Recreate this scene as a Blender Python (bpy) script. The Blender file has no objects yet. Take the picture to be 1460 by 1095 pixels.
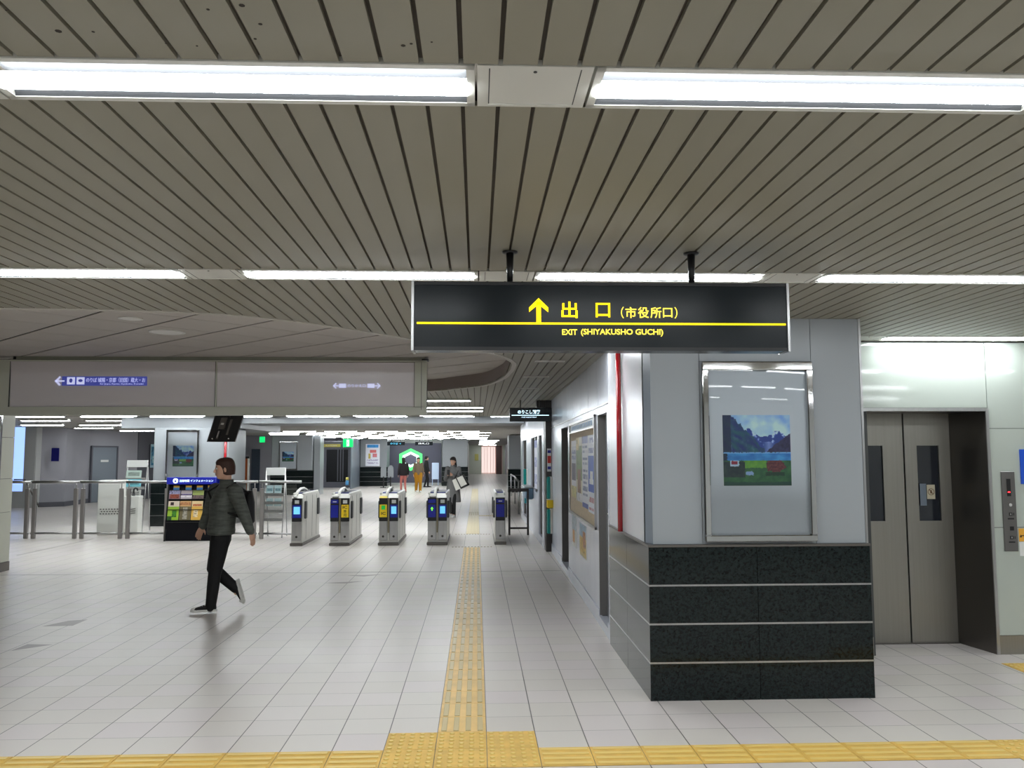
import bpy, math, random
from mathutils import Vector, Matrix, noise
random.seed(7)
SC = bpy.context.scene
COL = SC.collection
PI = math.pi

# ------------------------------------------------------------------ helpers
def lin(c):
    r = []
    for v in c[:3]:
        v = v / 255.0
        r.append(v / 12.92 if v <= 0.04045 else ((v + 0.055) / 1.055) ** 2.4)
    return (*r, 1.0)

MATS = {}
def mat(name, rgb=(200, 200, 200), rough=0.5, metal=0.0, emit=0.0, ergb=None, coat=0.0, spec=0.5, nz=0.0, nscale=30.0, bump=0.0, stretch=None):
    if name in MATS: return MATS[name]
    m = bpy.data.materials.new(name); m.use_nodes = True
    nt = m.node_tree; b = nt.nodes['Principled BSDF']
    b.inputs['Base Color'].default_value = lin(rgb)
    b.inputs['Roughness'].default_value = rough
    b.inputs['Metallic'].default_value = metal
    b.inputs['Specular IOR Level'].default_value = spec
    b.inputs['Coat Weight'].default_value = coat
    b.inputs['Coat Roughness'].default_value = 0.05
    if emit > 0:
        b.inputs['Emission Color'].default_value = lin(ergb or rgb)
        b.inputs['Emission Strength'].default_value = emit
    if nz > 0 or bump > 0:
        tc = nt.nodes.new('ShaderNodeTexCoord'); n = nt.nodes.new('ShaderNodeTexNoise')
        n.inputs['Scale'].default_value = nscale; n.inputs['Detail'].default_value = 4
        mp = nt.nodes.new('ShaderNodeMapping')
        if stretch: mp.inputs['Scale'].default_value = stretch
        nt.links.new(tc.outputs['Object'], mp.inputs[0]); nt.links.new(mp.outputs[0], n.inputs['Vector'])
        if nz > 0:
            cr = nt.nodes.new('ShaderNodeValToRGB')
            c = lin(rgb)
            cr.color_ramp.elements[0].color = (*[x * (1 - nz) for x in c[:3]], 1)
            cr.color_ramp.elements[1].color = (*[min(1, x * (1 + nz)) for x in c[:3]], 1)
            cr.color_ramp.elements[0].position = 0.3; cr.color_ramp.elements[1].position = 0.7
            nt.links.new(n.outputs['Fac'], cr.inputs[0]); nt.links.new(cr.outputs[0], b.inputs['Base Color'])
        if bump > 0:
            bp = nt.nodes.new('ShaderNodeBump'); bp.inputs['Strength'].default_value = bump; bp.inputs['Distance'].default_value = 0.01
            nt.links.new(n.outputs['Fac'], bp.inputs['Height']); nt.links.new(bp.outputs[0], b.inputs['Normal'])
    MATS[name] = m
    return m

def glass_mat(name, rgb=(238, 242, 242), tint=0.98, rough=0.02, ior=1.45):
    if name in MATS: return MATS[name]
    m = bpy.data.materials.new(name); m.use_nodes = True; nt = m.node_tree
    nt.nodes.remove(nt.nodes['Principled BSDF']); out = nt.nodes['Material Output']
    t = nt.nodes.new('ShaderNodeBsdfTransparent'); c = lin(rgb); t.inputs[0].default_value = (c[0] ** .2 * tint, c[1] ** .2 * tint, c[2] ** .2 * tint, 1)
    g = nt.nodes.new('ShaderNodeBsdfGlossy'); g.inputs['Roughness'].default_value = rough
    f = nt.nodes.new('ShaderNodeFresnel'); f.inputs[0].default_value = ior
    mx = nt.nodes.new('ShaderNodeMixShader')
    nt.links.new(f.outputs[0], mx.inputs[0]); nt.links.new(t.outputs[0], mx.inputs[1]); nt.links.new(g.outputs[0], mx.inputs[2])
    nt.links.new(mx.outputs[0], out.inputs[0]); MATS[name] = m
    return m

def print_mat():
    if 'printed_paper' in MATS: return MATS['printed_paper']
    m = bpy.data.materials.new('printed_paper'); m.use_nodes = True; nt = m.node_tree; b = nt.nodes['Principled BSDF']
    a = nt.nodes.new('ShaderNodeAttribute'); a.attribute_name = 'print'
    nt.links.new(a.outputs['Color'], b.inputs['Base Color']); b.inputs['Roughness'].default_value = 0.45
    MATS['printed_paper'] = m
    return m

def slab(c, h):
    return (c[0] - h[0], c[0] + h[0], c[1] - h[1], c[1] + h[1], c[2] - h[2], c[2] + h[2])

class MB:
    def __init__(s): s.v = []; s.f = []; s.m = []; s.k = 0; s.sm = []
    def mi(s, k): s.k = k; return s
    def _add(s, vs, fs, smooth=False):
        o = len(s.v); s.v += [tuple(v) for v in vs]
        for f in fs: s.f.append([i + o for i in f]); s.m.append(s.k); s.sm.append(smooth)
        return s
    def box(s, x0, x1, y0, y1, z0, z1):
        vs = [(x0, y0, z0), (x1, y0, z0), (x1, y1, z0), (x0, y1, z0), (x0, y0, z1), (x1, y0, z1), (x1, y1, z1), (x0, y1, z1)]
        return s._add(vs, [(0, 3, 2, 1), (4, 5, 6, 7), (0, 1, 5, 4), (1, 2, 6, 5), (2, 3, 7, 6), (3, 0, 4, 7)])
    def bbox(s, x0, x1, y0, y1, z0, z1, r=0.01):
        # box with chamfered edges
        r = min(r, (x1 - x0) * .49, (y1 - y0) * .49, (z1 - z0) * .49)
        c = Vector(((x0 + x1) / 2, (y0 + y1) / 2, (z0 + z1) / 2)); h = Vector(((x1 - x0) / 2, (y1 - y0) / 2, (z1 - z0) / 2))
        vs = []; idx = {}
        for sx in (-1, 1):
            for sy in (-1, 1):
                for sz in (-1, 1):
                    for ax in range(3):
                        p = [sx * (h.x - r), sy * (h.y - r), sz * (h.z - r)]
                        p[ax] = (sx, sy, sz)[ax] * h[ax]
                        idx[(sx, sy, sz, ax)] = len(vs); vs.append((c.x + p[0], c.y + p[1], c.z + p[2]))
        fs = []
        for ax in range(3):
            o1, o2 = [a for a in range(3) if a != ax]
            for sg in (-1, 1):
                q = []
                for a, b in ((-1, -1), (1, -1), (1, 1), (-1, 1)):
                    t = [0, 0, 0]; t[ax] = sg; t[o1] = a; t[o2] = b; q.append(idx[(*t, ax)])
                fs.append(q)
            for a in (-1, 1):
                for b in (-1, 1):
                    q = []
                    for e, axx in ((-1, o1), (-1, o2), (1, o2), (1, o1)):
                        t = [0, 0, 0]; t[ax] = e; t[o1] = a; t[o2] = b; q.append(idx[(*t, axx)])
                    fs.append(q)
        for sx in (-1, 1):
            for sy in (-1, 1):
                for sz in (-1, 1): fs.append([idx[(sx, sy, sz, a)] for a in range(3)])
        cc = c
        out = []
        for f in fs:   # orient outward
            P = [Vector(vs[i]) for i in f]; n = (P[1] - P[0]).cross(P[2] - P[0]); m = sum(P, Vector()) / len(P) - cc
            out.append(f if n.dot(m) > 0 else f[::-1])
        return s._add(vs, out)
    def quad(s, a, b, c, d): return s._add([a, b, c, d], [(0, 1, 2, 3)])
    def prism(s, poly, axis, a0, a1):
        # poly: 2D points; axis 0: (y,z) extruded along x; 1: (x,z) along y; 2: (x,y) along z
        def P(p, a): return (a, p[0], p[1]) if axis == 0 else ((p[0], a, p[1]) if axis == 1 else (p[0], p[1], a))
        n = len(poly); vs = [P(p, a0) for p in poly] + [P(p, a1) for p in poly]
        ar = sum(poly[i][0] * poly[(i + 1) % n][1] - poly[(i + 1) % n][0] * poly[i][1] for i in range(n))
        flip = (ar > 0) == (axis != 1)
        if a1 < a0: flip = not flip
        fs = [list(range(n))[::-1], list(range(n, 2 * n))] + [(i, (i + 1) % n, n + (i + 1) % n, n + i) for i in range(n)]
        if not flip: fs = [list(f)[::-1] for f in fs]
        return s._add(vs, fs)
    def cyl(s, p0, p1, r0, r1=None, n=16, smooth=True):
        r1 = r0 if r1 is None else r1
        p0 = Vector(p0); p1 = Vector(p1); d = (p1 - p0).normalized()
        u = d.orthogonal().normalized(); w = d.cross(u)
        vs = []
        for p, r in ((p0, r0), (p1, r1)):
            for i in range(n):
                a = 2 * PI * i / n; vs.append(p + u * math.cos(a) * r + w * math.sin(a) * r)
        s._add(vs, [(i, (i + 1) % n, n + (i + 1) % n, n + i) for i in range(n)], smooth)
        o = len(s.v) - 2 * n
        s.f.append([o + i for i in range(n)][::-1]); s.m.append(s.k); s.sm.append(False)
        s.f.append([o + n + i for i in range(n)]); s.m.append(s.k); s.sm.append(False)
        return s
    def loft(s, rings, n=14, cap=True, smooth=True):
        # rings: (centre, half-axis vector u, half-axis vector w)
        vs = []
        for c, u, w in rings:
            c = Vector(c); u = Vector(u); w = Vector(w)
            for i in range(n):
                a = 2 * PI * i / n; vs.append(c + u * math.cos(a) + w * math.sin(a))
        fs = []
        for k in range(len(rings) - 1):
            for i in range(n): fs.append((k * n + i, k * n + (i + 1) % n, (k + 1) * n + (i + 1) % n, (k + 1) * n + i))
        if cap: fs.append(list(range(n))[::-1]); fs.append([(len(rings) - 1) * n + i for i in range(n)])
        return s._add(vs, fs, smooth)
    def tube(s, pts, rad, n=10):
        pts = [Vector(p) for p in pts]
        if not isinstance(rad, (list, tuple)): rad = [rad] * len(pts)
        rings = []; u = None
        for i, p in enumerate(pts):
            d = (pts[min(i + 1, len(pts) - 1)] - pts[max(i - 1, 0)]).normalized()
            if u is None: u = d.orthogonal().normalized()
            else:
                u = (u - d * u.dot(d)); u = u.normalized() if u.length > 1e-6 else d.orthogonal().normalized()
            w = d.cross(u); rings.append((p, u * rad[i], w * rad[i]))
        return s.loft(rings, n)
    def ball(s, c, r, n=14, m=9):
        if not isinstance(r, (list, tuple)): r = (r, r, r)
        rings = []
        for i in range(m + 1):
            a = -PI / 2 + PI * i / m; k = max(math.cos(a), 0.02)
            rings.append(((c[0], c[1], c[2] + r[2] * math.sin(a)), (r[0] * k, 0, 0), (0, r[1] * k, 0)))
        return s.loft(rings, n)
    def lathe(s, c, prof, n=24):
        return s.loft([((c[0], c[1], c[2] + z), (r, 0, 0), (0, r, 0)) for r, z in prof], n)
    def build(s, name, mats, parent=None, xf=None, world=True, bevel=0):
        me = bpy.data.meshes.new(name)
        off = Vector(parent.location) if (parent is not None and world) else Vector((0, 0, 0))
        if parent is not None and world and parent.parent is not None: off = ORIG.get(parent.name, off)
        vs = [(xf(v) if xf else v) for v in s.v]
        vs = [(v[0] - off.x, v[1] - off.y, v[2] - off.z) for v in vs]
        me.from_pydata(vs, [], s.f)
        if not isinstance(mats, (list, tuple)): mats = [mats]
        for m in mats: me.materials.append(m)
        me.polygons.foreach_set('material_index', s.m); me.polygons.foreach_set('use_smooth', s.sm)
        me.update()
        o = bpy.data.objects.new(name, me); COL.objects.link(o)
        if parent is not None: o.parent = parent
        ORIG[o.name] = off
        if bevel:
            b = o.modifiers.new('bevel', 'BEVEL'); b.width = bevel; b.segments = 2; b.limit_method = 'ANGLE'
        return o
ORIG = {}

def tag(o, label, cat, group=None, kind=None):
    o['label'] = label; o['category'] = cat
    if group: o['group'] = group
    if kind: o['kind'] = kind
    return o
def thing(name, loc, label, cat, group=None):
    o = bpy.data.objects.new(name, None); o.empty_display_size = 0.1; o.location = loc; COL.objects.link(o)
    ORIG[o.name] = Vector(loc)
    return tag(o, label, cat, group)
def struct(name, mb, mats, xf=None):
    o = mb.build(name, mats, xf=xf); o['kind'] = 'structure'; return o
def copy_tree(o, loc=None, rotz=None, label=None, parent=None):
    c = o.copy(); COL.objects.link(c)
    if parent is not None: c.parent = parent
    if loc is not None: c.location = loc
    if rotz is not None: c.rotation_euler = (0, 0, rotz)
    if label: c['label'] = label
    for ch in list(o.children): copy_tree(ch, parent=c)
    return c

def to_mesh(o, name=None, mats=None):
    dg = bpy.context.evaluated_depsgraph_get(); dg.update()
    me = bpy.data.meshes.new_from_object(o.evaluated_get(dg))
    n = bpy.data.objects.new(name or o.name, me)
    n.matrix_world = o.matrix_world.copy(); COL.objects.link(n)
    bpy.data.objects.remove(o)
    if mats:
        me.materials.clear()
        for m in mats: me.materials.append(m)
    return n
def text(s, size, m, loc, parent=None, rot=(PI / 2, 0, 0), name='lettering', align='LEFT', ext=0.001, bold=0.0, sx=1.0, fit=None):
    cu = bpy.data.curves.new('txt', 'FONT'); cu.body = s; cu.size = size; cu.align_x = align; cu.extrude = ext; cu.offset = bold; cu.resolution_u = 3
    o = bpy.data.objects.new('txt', cu); COL.objects.link(o)
    bpy.context.view_layer.update()
    o = to_mesh(o, name, [m])
    me = o.data
    if fit:   # (width, height) box with lower-left corner at loc
        xs = [v.co.x for v in me.vertices]; ys = [v.co.y for v in me.vertices]
        if xs:
            kx = fit[0] / max(1e-6, max(xs) - min(xs)); ky = fit[1] / max(1e-6, max(ys) - min(ys)); x0 = min(xs); y0 = min(ys)
            for v in me.vertices: v.co.x = (v.co.x - x0) * kx; v.co.y = (v.co.y - y0) * ky
    elif sx != 1.0:
        for v in me.vertices: v.co.x *= sx
    if parent is not None:
        o.parent = parent; off = ORIG.get(parent.name, Vector((0, 0, 0)))
    else: off = Vector((0, 0, 0))
    o.location = Vector(loc) - off; o.rotation_euler = rot
    ORIG[o.name] = Vector(loc)
    return o

def printed(name, o, u, w, fn, nx=24, ny=24, parent=None, th=0.004):
    """a thin printed sheet: corner o, edge vectors u (right) and w (up); fn(s,t)->rgb of the print"""
    o = Vector(o); u = Vector(u); w = Vector(w); n = u.cross(w).normalized()
    off = ORIG.get(parent.name, Vector((0, 0, 0))) if parent is not None else Vector((0, 0, 0))
    vs = []; fs = []; cols = []
    for j in range(ny + 1):
        for i in range(nx + 1): vs.append(o + u * (i / nx) + w * (j / ny) - off)
    for j in range(ny):
        for i in range(nx):
            a = j * (nx + 1) + i; fs.append((a, a + 1, a + nx + 2, a + nx + 1)); cols.append(lin(fn((i + .5) / nx, (j + .5) / ny)))
    k = len(vs)
    cs = [o, o + u, o + u + w, o + w]
    vs += [c - off - n * th for c in cs]; c4 = [0, nx, (ny + 1) * (nx + 1) - 1, ny * (nx + 1)]
    fs.append((k + 3, k + 2, k + 1, k))
    for i in range(4): fs.append((c4[i], k + i, k + (i + 1) % 4, c4[(i + 1) % 4]))
    cols += [lin((225, 225, 222))] * 5
    me = bpy.data.meshes.new(name); me.from_pydata(vs, [], fs); me.materials.append(print_mat())
    at = me.color_attributes.new('print', 'FLOAT_COLOR', 'CORNER')
    for p, c in zip(me.polygons, cols):
        for li in p.loop_indices: at.data[li].color = c
    ob = bpy.data.objects.new(name, me); COL.objects.link(ob)
    if parent is not None: ob.parent = parent
    ORIG[ob.name] = off
    return ob

# ------------------------------------------------------------------ prints
def nz(x, y, s=1.0, seed=0.0): return noise.noise(Vector((x * s, y * s, seed)))
def fbm(x, y, s=1.0, seed=0.0): return nz(x, y, s, seed) + .5 * nz(x, y, s * 2, seed + 3) + .25 * nz(x, y, s * 4, seed + 7)
def mix(a, b, t): t = max(0, min(1, t)); return tuple(a[i] * (1 - t) + b[i] * t for i in range(3))
def landscape(s, t):
    sky = mix((165, 190, 200), (120, 155, 195), max(0, t - .75) * 3 + (s - .5) * .6)
    if t > .47:
        c = mix(sky, (215, 222, 228), .5 + fbm(s, t, 4, 2))
        # far snowy range
        h = .70 + .06 * fbm(s, 0, 6, 5) + .13 * math.exp(-((s - .38) / .09) ** 2) + .07 * math.exp(-((s - .85) / .1) ** 2)
        if t < h:
            sn = fbm(s, t, 14, 9) + (t - .62) * 2.2
            c = mix((38, 62, 120), (205, 212, 228), (sn - .25) * 2.5)
            if t < .62: c = mix(c, (150, 155, 180), max(0, .8 - abs(s - .68) * 8))
        # left slope
        h1 = 1.05 - 1.02 * (s - .10) if s > .1 else 1.1
        h1 = max(h1, 0); h1 += .04 * fbm(s, 0, 12, 1)
        if s < .62 and t < h1 - .02:
            c = mix((26, 48, 92), (30, 84, 84), .5 + fbm(s + t, t, 9, 4)); c = mix(c, (110, 120, 120), fbm(s * 2 + t, t - s, 7, 8) * .9 - .15)
            if s < .12: c = mix(c, (20, 24, 44), .6)
        h2 = .47 + (s - .62) * .72
        if s > .62 and t < h2 + .02 * fbm(s, 0, 15, 2): c = mix((38, 32, 56), (62, 58, 82), .5 + fbm(s, t, 12, 6))
        return c
    if t > .455: return (130, 175, 205)
    if t > .355:
        return mix((38, 110, 160), (70, 150, 180), .5 + fbm(s * .4, t, 14, 3)) if s > .06 else (22, 44, 60)
    c = mix((40, 84, 48), (62, 110, 56), .5 + fbm(s, t, 10, 1))
    if t > .25 and .3 < s < .64: c = mix((120, 165, 50), (95, 145, 50), .5 + nz(s, t, 20))
    if t < .05: c = (34, 70, 52)
    if .12 < t < .34 and s < .32: c = mix((26, 40, 44), (50, 66, 52), .5 + fbm(s, t, 18, 4))
    if .27 < t < .365 and .10 < s < .23: c = (205, 205, 205)
    if .30 < t < .35 and .12 < s < .21: c = (150, 30, 48)
    d = math.hypot((s - .77) / .14, (t - .28) / .095)
    if d < 1 + .3 * nz(s, t, 25): c = mix((84, 26, 36), (126, 60, 50), .5 + nz(s, t, 40))
    if .15 < t < .20 and .33 < s < .44: c = (150, 165, 175)
    if .62 < s < .9 and .14 < t < .19: c = (30, 62, 40)
    return c
def flyer(base, blocks, tex=0.35, seed=1.0, lines=None):
    def fn(s, t):
        c = base
        for (x0, x1, y0, y1, col) in blocks:
            if x0 <= s <= x1 and y0 <= t <= y1: c = mix(col, (col[0] * .45, col[1] * .45, col[2] * .45), max(0, fbm(s, t, 9, seed) * tex * 2.2))
        if lines:
            for (x0, x1, y0, y1, n, col) in lines:
                if x0 <= s <= x1 and y0 <= t <= y1 and int((t - y0) / (y1 - y0) * 2 * n) % 2 == 0 and nz(s, t, 60, seed) > -.25: c = col
        return c
    return fn

# ------------------------------------------------------------------ camera
F = 1196.7; PITCH = 0.084994; ROLL = -0.0023812; YAW = 0.0418281; CH = 1.7075
cam = bpy.data.cameras.new('camera'); co = bpy.data.objects.new('camera', cam); COL.objects.link(co)
cam.sensor_fit = 'HORIZONTAL'; cam.sensor_width = 36.0; cam.lens = 36.0 * F / 1460.0
cam.clip_start = 0.05; cam.clip_end = 300
fw = Vector((math.sin(YAW) * math.cos(PITCH), math.cos(YAW) * math.cos(PITCH), math.sin(PITCH)))
rt = Vector((math.cos(YAW), -math.sin(YAW), 0)); up = rt.cross(fw)
r2 = rt * math.cos(ROLL) + up * math.sin(ROLL); u2 = up * math.cos(ROLL) - rt * math.sin(ROLL)
M = Matrix((r2, u2, -fw)).transposed().to_4x4(); M.translation = (0, 0, CH)
co.matrix_world = M
SC.camera = co

# ------------------------------------------------------------------ materials
m_slat = mat('ceiling_slat_paint', (139, 135, 120), .45)
m_slatgap = mat('ceiling_gap', (76, 69, 60), .8)
m_white = mat('white_enamel', (226, 226, 220), .35)
m_whitegloss = mat('white_glass_panel', (182, 190, 182), .06, coat=.5)
m_joint = mat('panel_joint', (70, 72, 72), .7)
m_steel = mat('stainless_steel', (178, 178, 178), .28, metal=1.0, nz=.05, nscale=40, stretch=(1, 1, .02))
m_steel_wall = mat('satin_steel_cladding', (222, 226, 238), .24, metal=.35, nz=.04, nscale=3, stretch=(1, 1, .3))
m_steel_dk = mat('dark_steel', (112, 108, 104), .35, metal=.9)
m_steel_door = mat('hairline_steel_door', (150, 147, 140), .38, metal=.85, nz=.04, nscale=60, stretch=(1, 1, .02))
m_chrome = mat('chrome', (225, 225, 225), .06, metal=1.0)
m_black = mat('black_enamel', (22, 22, 24), .35)
m_dark = mat('dark_bronze_metal', (52, 48, 46), .4, metal=.3)
m_tube = mat('lit_led_bar', (255, 255, 255), .4, emit=26.0, ergb=(246, 252, 255))
m_tray = mat('white_reflector', (52, 53, 55), .35)
m_frame = mat('light_housing_enamel', (205, 204, 196), .4)
m_ytop = mat('tactile_yellow_top', (226, 196, 112), .35)
m_yellow = mat('tactile_yellow', (218, 178, 88), .5, nz=.14, nscale=7)
m_ypale = mat('tactile_yellow_worn', (226, 190, 118), .42, nz=.14, nscale=5)
m_yfar = mat('tactile_cream', (216, 200, 158), .38)
m_bar = mat('tactile_bar_worn', (196, 176, 124), .35)  # bars greyer than the yellow blocks
m_beam = mat('beam_enamel', (206, 208, 194), .45)
m_panel = mat('grey_acrylic_sign_panel', (232, 226, 228), .10, coat=.3)
m_clad = mat('grey_white_cladding', (146, 151, 155), .3)
m_clad2 = mat('corner_cladding', (118, 128, 140), .35)
m_wallgrey = mat('grey_wall_panel', (164, 164, 172), .45, nz=.04, nscale=1.5)
m_walldk = mat('dark_grey_wall', (96, 97, 106), .5)
m_walllight = mat('pale_wall_panel', (196, 198, 196), .4)
m_doorgrey = mat('grey_door', (128, 138, 148), .4)
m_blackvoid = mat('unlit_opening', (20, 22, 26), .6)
m_red = mat('red_pipe_enamel', (165, 18, 30), .22, coat=.5)
m_glass = glass_mat('clear_glass')
m_signblack = mat('sign_charcoal', (30, 36, 40), .2, spec=.2)
m_signyel = mat('lit_yellow', (255, 225, 0), .5, emit=1.0, ergb=(255, 222, 0))
m_signyel2 = mat('lit_pale_yellow', (255, 235, 90), .5, emit=1.0, ergb=(255, 232, 70))
m_litwhite = mat('lit_white', (240, 248, 255), .5, emit=1.6, ergb=(205, 240, 255))
m_blue = mat('blue_panel', (18, 32, 150), .35)
m_bluelcd = mat('lit_blue_display', (120, 190, 225), .4, emit=.7, ergb=(95, 180, 225))
m_gatebody = mat('gate_body_enamel', (206, 205, 200), .35)
m_gateyel = mat('gate_yellow', (240, 205, 30), .45)
m_teal = mat('teal_acrylic', (0, 138, 132), .25)
m_skin = mat('skin', (218, 172, 146), .5)
m_paper = mat('white_paper', (232, 234, 232), .6)

# granite
g = bpy.data.materials.new('polished_black_granite'); g.use_nodes = True; nt = g.node_tree; b = nt.nodes['Principled BSDF']
tc = nt.nodes.new('ShaderNodeTexCoord'); vo = nt.nodes.new('ShaderNodeTexVoronoi'); vo.inputs['Scale'].default_value = 110
nn = nt.nodes.new('ShaderNodeTexNoise'); nn.inputs['Scale'].default_value = 45; nn.inputs['Detail'].default_value = 6
cr = nt.nodes.new('ShaderNodeValToRGB'); cr.color_ramp.elements[0].color = lin((3, 4, 5)); cr.color_ramp.elements[1].color = lin((30, 38, 38)); cr.color_ramp.elements[0].position = .42; cr.color_ramp.elements[1].position = .78
mxn = nt.nodes.new('ShaderNodeMath'); mxn.operation = 'MULTIPLY_ADD'; mxn.inputs[1].default_value = .35
nt.links.new(tc.outputs['Object'], vo.inputs['Vector']); nt.links.new(tc.outputs['Object'], nn.inputs['Vector'])
sep = nt.nodes.new('ShaderNodeSeparateColor'); nt.links.new(vo.outputs['Color'], sep.inputs[0])
nt.links.new(sep.outputs[0], mxn.inputs[0]); nt.links.new(nn.outputs['Fac'], mxn.inputs[2])
nt.links.new(mxn.outputs[0], cr.inputs[0]); nt.links.new(cr.outputs[0], b.inputs['Base Color'])
b.inputs['Roughness'].default_value = .1; b.inputs['Specular IOR Level'].default_value = .22
m_granite = g

# floor tiles
def floor_material():
    m = bpy.data.materials.new('glazed_floor_tiles'); m.use_nodes = True; nt = m.node_tree; b = nt.nodes['Principled BSDF']
    N = nt.nodes.new; L = nt.links.new
    geo = N('ShaderNodeNewGeometry'); sx = N('ShaderNodeSeparateXYZ'); L(geo.outputs['Position'], sx.inputs[0])
    def mth(op, a, c=None, d=None):
        n = N('ShaderNodeMath'); n.operation = op
        for i, v in enumerate((a, c, d)):
            if v is None: continue
            if isinstance(v, (int, float)): n.inputs[i].default_value = v
            else: L(v, n.inputs[i])
        return n.outputs[0]
    def cell(out, off, w):
        q = mth('DIVIDE', mth('SUBTRACT', out, off), .3); fr = mth('FRACT', q); fl = mth('FLOOR', q)
        e = mth('MINIMUM', fr, mth('SUBTRACT', 1.0, fr)); k = mth('LESS_THAN', e, w)
        return fl, k
    fx, kx = cell(sx.outputs[0], -0.240 - 30, .011)
    fy, ky = cell(sx.outputs[1], 5.368 - 30, .0075)
    cmb = N('ShaderNodeCombineXYZ'); L(fx, cmb.inputs[0]); L(fy, cmb.inputs[1])
    wn = N('ShaderNodeTexWhiteNoise'); wn.noise_dimensions = '3D'; L(cmb.outputs[0], wn.inputs['Vector'])
    cr = N('ShaderNodeValToRGB'); els = cr.color_ramp.elements
    els[0].color = lin((207, 200, 193)); els[1].color = lin((214, 207, 202)); e = els.new(.5); e.color = lin((211, 205, 198)); e2 = els.new(.8); e2.color = lin((210, 201, 199))
    L(wn.outputs['Value'], cr.inputs[0])
    # worn, dusty variation
    n1 = N('ShaderNodeTexNoise'); n1.inputs['Scale'].default_value = .6; n1.inputs['Detail'].default_value = 5; L(geo.outputs['Position'], n1.inputs['Vector'])
    mr = N('ShaderNodeMapRange'); mr.inputs[3].default_value = .86; mr.inputs[4].default_value = 1.06; L(n1.outputs['Fac'], mr.inputs[0])
    mc = N('ShaderNodeVectorMath'); mc.operation = 'SCALE'; L(cr.outputs[0], mc.inputs[0]); L(mr.outputs[0], mc.inputs['Scale'])
    m1 = N('ShaderNodeMix'); m1.data_type = 'RGBA'; L(ky, m1.inputs[0]); L(mc.outputs[0], m1.inputs[6]); m1.inputs[7].default_value = lin((128, 123, 120))
    m2 = N('ShaderNodeMix'); m2.data_type = 'RGBA'; L(kx, m2.inputs[0]); L(m1.outputs[2], m2.inputs[6]); m2.inputs[7].default_value = lin((88, 84, 82))
    L(m2.outputs[2], b.inputs['Base Color'])
    rr = N('ShaderNodeMapRange'); rr.inputs[3].default_value = .24; rr.inputs[4].default_value = .42; L(n1.outputs['Fac'], rr.inputs[0]); L(rr.outputs[0], b.inputs['Roughness'])
    b.inputs['Specular IOR Level'].default_value = .45
    return m
m_floor = floor_material()

# ------------------------------------------------------------------ setting: floor
struct('floor', MB().box(-18, 7.5, -4, 82, -0.1, 0), m_floor)
# dark triangular inlays in the tiles
mi_in = mat('floor_inlay', (150, 140, 138), .4)
inl = MB()
for tri in (((-4.385, 8.84), (-4.09, 8.86), (-4.09, 9.19), (-4.256, 9.12)), ((-4.111, 7.759), (-3.863, 7.994), (-4.101, 8.02)),
            ((-2.05, 11.6), (-1.55, 11.75), (-1.75, 11.55)), ((-1.6, 12.2), (-1.35, 12.4), (-1.85, 12.3))):
    inl.prism(list(tri), 2, 0.0, 0.0006)
struct('trim_1', inl, mi_in)
struct('trim_2', MB().box(-7.0, 1.25, 12.625, 12.645, 0.0, 0.0015).prism([(-7.98, 15.1), (-7.96, 15.1), (-7.96, 18), (-7.98, 18)], 2, 0, .0015), mat('expansion_joint', (120, 116, 112), .4))

# tactile paving
def bar_block(mb, x0, y0, along, mi=1, n=4, r=.0):
    for i in range(n):
        c = .0375 + i * .075
        if along == 'Y': mb.mi(mi).bbox(x0 + c - .017, x0 + c + .017, y0 + .015, y0 + .285, .003, .0085, .003)
        else: mb.mi(mi).bbox(x0 + .015, x0 + .285, y0 + c - .017, y0 + c + .017, .003, .0085, .003)
def dot_block(mb, x0, y0, mi=1, n=5):
    for i in range(n):
        for j in range(n):
            cx = x0 + .03 + i * .06; cy = y0 + .03 + j * .06
            mb.mi(mi).cyl((cx, cy, .003), (cx, cy, .0085), .017, .011, 8)
m_grout = mat('tactile_grout', (120, 96, 50), .7)
def tactile(name, blocks, label, group, mats):
    mb = MB()
    for (x0, y0, kind) in blocks:
        mb.mi(0).box(x0 + .002, x0 + .298, y0 + .002, y0 + .298, 0.0, .0035)
        if kind == '.': dot_block(mb, x0, y0)
        else: bar_block(mb, x0, y0, kind)
    o = mb.build(name, mats); tag(o, label, 'tactile paving', group)
    return o
X0 = -.240; Y0 = 5.368
tactile('tactile_paving', [(X0, Y0 + .3 * i, 'Y') for i in range(35)], 'long yellow ribbed tactile strip running from the dotted square up to the ticket gates', 'tactile strips', [m_ypale, m_bar])
tactile('tactile_paving', [(X0 + .3 * i, Y0 - .6 + .3 * j, '.') for i in (-1, 0, 1) for j in (0, 1)], 'yellow dotted tactile square at the foot of the long strip', 'tactile strips', [m_yellow, m_ytop])
tactile('tactile_paving', [(X0 + .3 * i, Y0 - .6, 'X') for i in range(-16, -1)], 'yellow ribbed tactile strip crossing the floor left of the dotted square', 'tactile strips', [m_yellow, m_ytop])
tactile('tactile_paving', [(X0 + .3 * i, Y0 - .6, 'X') for i in range(2, 11)], 'yellow ribbed tactile strip crossing the floor right of the dotted square', 'tactile strips', [m_yellow, m_ytop])
tactile('tactile_paving', [(X0 + .3 * i, Y0 - .6 + .3 * j, '.') for i in range(11, 15) for j in (-1, 0)], 'yellow dotted tactile square at the bottom right corner', 'tactile strips', [m_yellow, m_ytop])
tactile('tactile_paving', [(4.29 + .3 * i, 6.57, '.') for i in range(4)], 'yellow dotted tactile patch in front of the lift call panel', 'tactile strips', [m_yellow, m_ytop])
tactile('tactile_paving', [(X0, 18.6 + .3 * i, 'Y') for i in range(19)] + [(X0, 24.3 + .3 * i, '.') for i in range(4)] , 'pale ribbed tactile strip starting behind the ticket gates', 'tactile strips', [m_yfar, m_yfar])
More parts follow.
